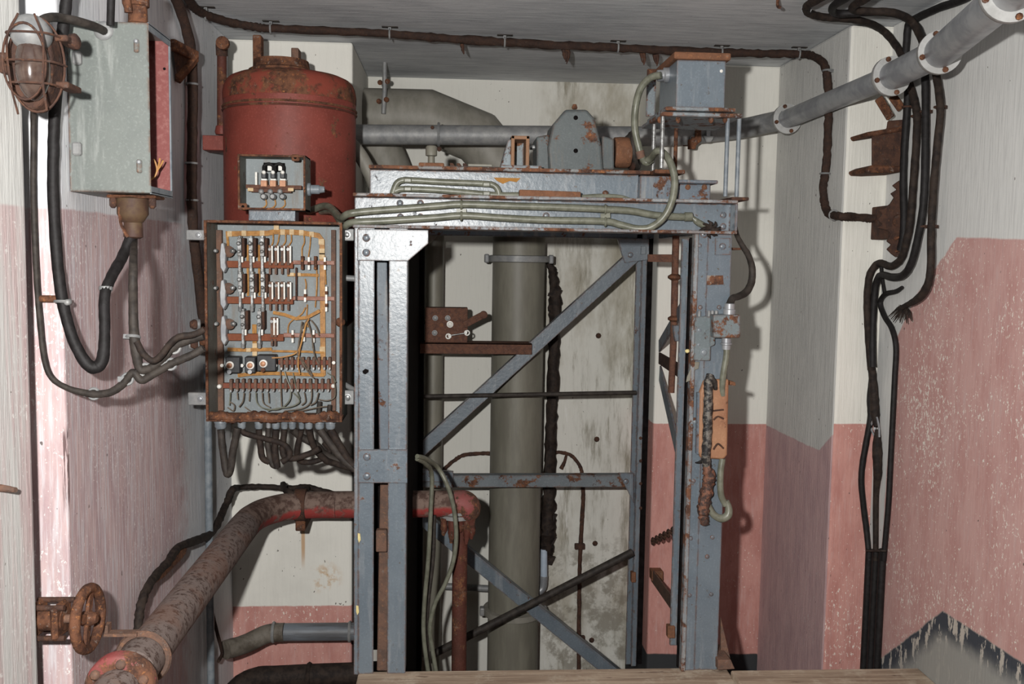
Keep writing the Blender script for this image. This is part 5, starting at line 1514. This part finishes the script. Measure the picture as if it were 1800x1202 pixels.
for q in ((1052, 590), (1049, 772), (1046, 955), (1040, 1125)):
    p = W(*q, YR)
    o = MB().lathe([(.014, 0), (.010, .01), (.004, .02)], p, (0, -1, 0), 8).build('wall_plug', M_RUSTD, None)
    o.location = (0, 0, 0)
    tag(o, {590: 'rusty wall plug highest on the stained back wall', 772: 'rusty wall plug on the stained back wall, just above the cross bar', 955: 'rusty wall plug on the stained back wall, between cross bar and slanting rod', 1125: 'rusty wall plug lowest on the stained back wall'}[q[1]], 'wall plug', 'plugs in the back wall')
ch = thing('rusty_chain', W(1172, 938, 3.9), 'short rusty chain slung between the right posts', 'chain')
A, B = W(1146, 952, 4.05), W(1205, 922, 3.4)
for k in range(16):
    p = A.lerp(B, (k + .5) / 16); d = (B - A).normalized()
    n = Vector((0, 0, 1)) if k % 2 else d.cross(Vector((0, 0, 1))).normalized()
    MB().ring(p, n, .026, .0045, 12, 5, sx=.55, upv=d).build('link', M_RUSTD, ch)
# ------------------------------------------------------------------ fittings on the right post
PY = FY - .006
ls = thing('limit_switch', W(1250, 595, PY), 'rust-edged limit switch with grey cover and round glands on the right post', 'switch')
M_RE = mat_paint('rust_rimmed_grey', (.155, .185, .195), (.12, .148, .158), rust=.545, rough=.55)
MB().pprism([(1222, 556), (1251, 556), (1249, 634), (1220, 634)], PY - .012, PY).build('mounting_plate', M_RE, ls, .002)
MB().pprism([(1249, 556), (1258, 556), (1257, 606), (1248, 610)], PY - .016, PY).build('hinge_strip', M_RE, ls, .002)
MB().pprism([(1254, 553), (1302, 553), (1302, 594), (1254, 594)], PY - .05, PY).build('cover', M_RE, ls, .005, 2)
for q, nm in (((1229, 580), .006), ((1237, 619), .009), ((1228, 606), .004)):
    bolt(*q, PY - .012, ls, nm, M_BLUEP)
MB().lathe([(.019, 0), (.019, .016), (.016, .018), (.016, .034), (.010, .036)], W(1282, 553, PY - .025), (0, 0, 1), 16).build('gland', M_GALV, ls)
MB().lathe([(.015, 0), (.015, -.014), (.018, -.016), (.018, -.020), (.014, -.022), (.013, -.036)], W(1277, 594, PY - .025), (0, 0, 1), 16).build('gland', M_GALV, ls)
for x in (1229, 1246, 1252, 1259):
    MB().lathe([(.0055, 0), (.0055, .016), (.003, .019)], W(x, 556, PY - .006), (0, 0, 1), 8).build('stud', M_GALVD, ls)
MB().pprism([(1220, 636), (1230, 636), (1228, 648), (1222, 650), (1216, 668), (1206, 672), (1208, 662), (1214, 648)], PY - .005, PY).build('spring_arm', M_PIPE, ls, .001)
p = W(1208, 617, FY - .02)
o = MB().ball(p, .008, .006, .006, 8, 6, .15).build('yellow_paint_drip', M_YEL, ls)
pts = [W(1277, 606, PY - .025), W(1277, 625, PY - .025), W(1272, 655, PY - .022), W(1269, 680, PY - .018), W(1270, 695, PY - .014)]
cable('switch_lower_cable', 'olive cable from below the limit switch down to the orange connector', pts, .0105, M_OLIVE)
pts = [W(1283, 534, PY - .025), W(1288, 524, PY - .01), W(1298, 521, PY + .02), W(1312, 513, PY + .05), W(1321, 495, PY + .07), W(1322, 470, PY + .07), W(1315, 448, PY + .06), W(1305, 432, PY + .05), W(1296, 415, PY + .04), W(1292, 400, PY + .02)]
c = cable('switch_upper_cable', 'grey cable looping out right of the post above the limit switch', pts, [.012, .011, .0115, .012, .0125, .011, .010, .009, .008, .008], M_CABLEG, lump=.06)
MB().box(c_ - .004, c_ + .045, FY + .05, FY + .11, W(1295, 439, FY).z, W(1295, 435, FY).z).build('cable_rest', M_RUST, c, .001)
cn = thing('orange_connector', W(1256, 735, PY), 'long orange-brown rusted connector block on the right post', 'connector')
M_CONN = mat_paint('orange_brown_connector', (.36, .185, .10), (.26, .115, .06), rust=.62, edge=False, rough=.6)
MB().pprism([(1238, 668), (1282, 666), (1279, 800), (1273, 808), (1232, 806), (1228, 796), (1230, 690)], PY - .022, PY).build('body', M_CONN, cn, .008, 3)
MB().pprism([(1226, 690), (1232, 690), (1230, 800), (1224, 798)], PY - .018, PY).build('side_wall', M_BLUED, cn, .002)
for y, s in ((738, 0), (722, 5), (790, -4)):
    MB().tube([W(1254, y, PY - .023), W(1262, y - 6 + s, PY - .024), W(1272, y - 2, PY - .023)], .003, 6, lump=.1).build('crack', M_RUSTD, cn)
MB().pprism([(1216, 734), (1228, 734), (1228, 739), (1216, 739)], PY - .004, PY).build('strap', M_RUST, cn, .001)
bolt(1221, 741, PY, cn, .0055, M_BLUEP)
pts = [W(1248, 658, PY - .025), W(1245, 675, PY - .034), W(1245, 700, PY - .036), W(1244, 730, PY - .036), W(1243, 770, PY - .036), W(1241, 800, PY - .032), W(1242, 818, PY - .026), W(1246, 836, PY - .026), W(1244, 855, PY - .026), W(1238, 880, PY - .026), W(1236, 905, PY - .026), W(1239, 922, PY - .026)]
N = NT('charred_cable')
n1 = N.noise((50, 50, 70), 4, .7)
c_mat = N.out(N.mix(N.ramp(n1, .46, .6), (.022, .02, .02), (.16, .145, .125)), .5, 0, n1, .7, .004)
N = NT('charred_tail')
n1 = N.noise(60, 4, .7)
c_mat2 = N.out(N.mix(N.ramp(n1, .44, .62), (.045, .025, .02), (.20, .085, .05)), .7, 0, n1, .8, .004)
t = cable('charred_cable', 'charred black lumpy cable lying over the orange connector', pts[:7], [.011, .015, .014, .015, .014, .015, .013], c_mat, lump=.12)
MB().tube(pts[6:], [.014, .020, .018, .021, .017, .012], 10, lump=.22, res=6).build('burnt_tail', c_mat2, t)
MB().tube([W(1248, 662, PY - .03), W(1256, 672, PY - .028), W(1258, 685, PY - .026)], [.008, .009, .006], 8, lump=.1).build('torn_core', M_CABLEG, t)
MB().tube([W(1240, 806, PY - .03), W(1230, 812, PY - .028), W(1222, 813, PY - .03)], [.006, .005, .002], 6).build('spike', M_CABLE, t)
pts = [W(1270, 806, PY - .014), W(1267, 825, PY - .016), W(1266, 850, PY - .018), W(1268, 872, PY - .02), W(1276, 888, PY - .022)]
cable('connector_tail_cable', 'olive cable hanging below the orange connector', pts, .0105, M_OLIVE)
pts = [W(1277, 880, PY - .022), W(1281, 894, PY - .024), W(1279, 906, PY - .026), W(1268, 911, PY - .026), W(1255, 905, PY - .024), W(1247, 892, PY - .022), W(1244, 880, PY - .02)]
cable('curled_cable_end', 'thick grey-olive curled cable end at the foot of the connector cables', pts, [.009, .012, .0135, .013, .0115, .010, .007], M_OLIVE)

# ------------------------------------------------------------------ cables and rusted gear on the right wall
def rw(px, py, o=.022):
    c_ = [W(px, py, YPR - o)] if py > 55 or px < 1480 else [W(px, py, YPR - o)]
    c_.append(WX(px, py, XR - o))
    c_.append(WX(px, py, XR - o))
    if py < 300:
        c_.append(WZ(px, py, ZC - o))
    c_ = [p for p in c_ if p.y > .5]
    return near(*c_)
def rc(pp, o=.022):
    return [rw(x, y, o) for x, y in pp]
A = [(1470, -18), (1440, -2), (1421, 8), (1417, 16), (1424, 24), (1448, 30), (1490, 33), (1525, 40), (1552, 54), (1572, 76), (1586, 100), (1597, 140), (1608, 180), (1612, 210), (1610, 260), (1605, 330), (1600, 390), (1592, 430), (1583, 456), (1566, 468), (1548, 462), (1536, 470), (1527, 490), (1524, 540), (1527, 600), (1531, 650)]
c1 = cable('left_strand_cable', 'black-brown cable, left of the three on the right wall, looping tightly on the ceiling', rc(A, .03), .0125, M_CABLEB, lump=.06)
B = [(1520, -25), (1488, -4), (1468, 8), (1463, 18), (1475, 24), (1520, 22), (1560, 22), (1590, 30), (1612, 48), (1622, 75), (1626, 130), (1627, 200), (1626, 300), (1622, 370), (1612, 425), (1602, 462), (1588, 483), (1568, 487), (1551, 483), (1542, 492), (1537, 520), (1534, 580), (1534, 645)]
c2 = cable('middle_strand_cable', 'black cable, middle of the three running down the right wall', rc(B, .037), .0125, M_CABLE, lump=.05)
Cc = [(1550, -25), (1522, -2), (1503, 8), (1500, 17), (1530, 20), (1570, 22), (1598, 34), (1612, 52), (1628, 90), (1643, 122), (1650, 160), (1653, 200), (1647, 260), (1641, 330), (1637, 400), (1636, 470), (1630, 502), (1617, 522), (1600, 533), (1586, 540)]
c3 = cable('right_strand_cable', 'brown-black cable, right of the three on the right wall, ending frayed', rc(Cc, .044), [.012] * 16 + [.0125, .013, .010, .008], M_CABLEB, lump=.06)
mb = MB()
for k in range(11):
    p = rw(1584 + (k % 4) * 3, 538, .03)
    q_ = rw(1562 + k * 4, 556 + (k * 5) % 14, .035 + .004 * (k % 3))
    mb.tube([p, p.lerp(q_, .5) + Vector((0, -.01, .006)), q_], [.005, .004, .0015], 5, lump=.2)
mb.build('frayed_strands', M_CABLEB, c3)
D = [(1720, -16), (1690, 0), (1650, 14), (1615, 30), (1598, 42), (1594, 70), (1592, 110), (1596, 150), (1594, 200), (1590, 260), (1588, 320), (1589, 400), (1583, 440)]
c4 = cable('corner_cable', 'black cable crossing the ceiling corner and dropping beside the rusty bracket plate', rc(D, .016), .0125, M_CABLE, lump=.05)
for cc, q, o in ((c4, (1595, 188), .016), (c1, (1611, 204), .022), (c2, (1627, 196), .03), (c3, (1652, 188), .038), (c2, (1621, 398), .03), (c3, (1637, 398), .038)):
    p = rw(*q, o); clip(cc, p, (0, 0, 1), .0135, M_RUSTD, Vector((.02, .0, 0)))
p = rw(1418, 15); clip(c1, p, (.6, .6, 0), .0135, M_GALV, Vector((0, 0, .02)))
E = [(1830, 4), (1790, 12), (1765, 18), (1738, 30), (1716, 46)]
cable('pipe_side_cable', 'dark cable on the right wall passing behind the nearest length of galvanised pipe', [WX(x, y, XR - .02) for x, y in E], .012, M_CABLEB)
F = [(1586, 505), (1575, 512), (1558, 516), (1549, 526), (1548, 538), (1556, 558), (1568, 578), (1575, 610), (1573, 660), (1570, 720), (1566, 800), (1562, 880), (1557, 940), (1553, 985)]
cable('long_trunk_cable', 'smooth black cable, rightmost of those running down the corner to the taped bundle', rc(F, .016), [.006, .008, .009] + [.0095] * 11, M_CABLE)
cable('short_link_cable', 'short thin black cable piece behind the tight bends at the corner', rc([(1549, 468), (1551, 490), (1555, 515)], .014), .0065, M_CABLE)
G = [(1531, 640), (1532, 665), (1530, 700), (1530, 735), (1522, 780), (1516, 815), (1514, 850), (1519, 900), (1524, 940), (1528, 985)]
cable('left_trunk_cable', 'black cable bowing left over the pink pier before entering the taped bundle', rc(G, .016), [.014, .010, .013, .011] + [.0105] * 6, M_CABLE, lump=.04)
H = [(1533, 600), (1533, 640), (1536, 690), (1538, 725), (1541, 750)]
cable('split_sheath_cable', 'dark brown cable with split sheath ending above a bare pale core', rc(H, .02), [.014, .011, .016, .017, .010], M_CABLEB, lump=.07)
I_ = [(1543, 755), (1542, 790), (1543, 830), (1540, 870), (1539, 985)]
t = cable('middle_trunk_cable', 'tapering dark brown cable, middle one entering the taped bundle', rc(I_, .018), [.009, .018, .015, .010, .0095], M_CABLEB, lump=.06)
for dx in (-6, 0, 8):
    MB().tube([rw(1539 + dx * .3, 733, .022), rw(1537 + dx, 750, .02), rw(1541 + dx * .6, 768, .018)], .0035, 6, lump=.1).build('bare_core', M_GALV, t)
tr = thing('taped_cable_bundle', W(1530, 1080, YPR - .02), 'flat black taped bundle of cables at the foot of the right pier', 'cable bundle')
for i, (xt, xb_) in enumerate(((1528, 1517), (1540, 1528), (1552, 1540))):
    a = rw(xt, 965, .016); b = rw(xb_, 1190, .016)
    MB().tube([a, Vector((b.x, b.y, 0))], .0125, 10, straight=True).build('cable_run', M_CABLE, tr)
MB().bar(rw(1526, 968, .036), rw(1554, 968, .036), .016, .006).build('tape_band', M_CABLEG, tr, .001)
rb_ = thing('rusty_bracket_plate', W(1560, 250, YPR - .02), 'torn rusty bracket plate with two struts on the right pier', 'bracket')
k = 3.235
MB().pprism([(1534, 234), (1560, 226), (1562, 212), (1588, 210), (1588, 296), (1534, 291)], k, k + .012).build('plate', M_RUSTD, rb_, .003)
MB().pprism([(1524, 232), (1560, 226), (1588, 222), (1588, 230), (1540, 238), (1528, 240)], k - .02, YPR).build('ledge', M_RUST, rb_, .004)
MB().pprism([(1521, 296), (1534, 290), (1588, 292), (1588, 302), (1545, 304), (1524, 303)], k - .02, YPR).build('ledge', M_RUST, rb_, .004)
MB().bar(W(1544, 172, k), W(1566, 208, k), .030, .010).build('strut', M_RUST, rb_, .003)
MB().bar(W(1568, 168, k), W(1585, 192, k), .030, .010).build('strut', M_RUST, rb_, .003)
rs_ = thing('torn_rust_sheet', W(1575, 380, YPR - .02), 'jagged torn rusty sheet behind the strands where the ceiling cable ends', 'rusty sheet')
jag = [(1590, 312), (1578, 320), (1570, 326), (1578, 333), (1567, 340), (1573, 347), (1566, 358), (1556, 366), (1546, 370), (1552, 376), (1544, 386), (1552, 394), (1543, 400), (1562, 405), (1567, 412), (1560, 424), (1568, 430), (1560, 438), (1568, 446), (1576, 452), (1590, 446), (1598, 420), (1592, 395), (1589, 350)]
MB().pprism(jag, 3.20, 3.212).build('sheet', M_RUSTD, rs_, .002)
MB().pbox(1566, 360, 1582, 420, 3.205, YPR).build('stay', M_RUSTD, rs_, .003)
MB().tube([W(1550, 385, YPR - .03), W(1563, 386, 3.26), W(1580, 388, 3.195)], [.016, .024, .02], 12, lump=.12).build('socket', M_RUSTD, rs_)
for k_, q in enumerate(((1572, 420), (1580, 430), (1574, 442))):
    MB().tube([W(q[0], q[1], 3.195), W(q[0] + 9, q[1] - 3, 3.185), W(q[0] + 14, q[1] + 5, 3.19)], .005, 6, lump=.2).build('curled_strip', M_RUST, rs_)

pg = W(16, 857, 1.99)
dd = ray(16, 857); tt = None
o = MB().tube([pg + Vector((-.02, .0, 0)), pg + Vector((.018, -.012, -.002))], [.008, .006], 8, lump=.1).build('rusty_peg', M_RUSTG, None)
tag(o, 'small rusty peg sticking out of the grey slab at the left', 'peg')
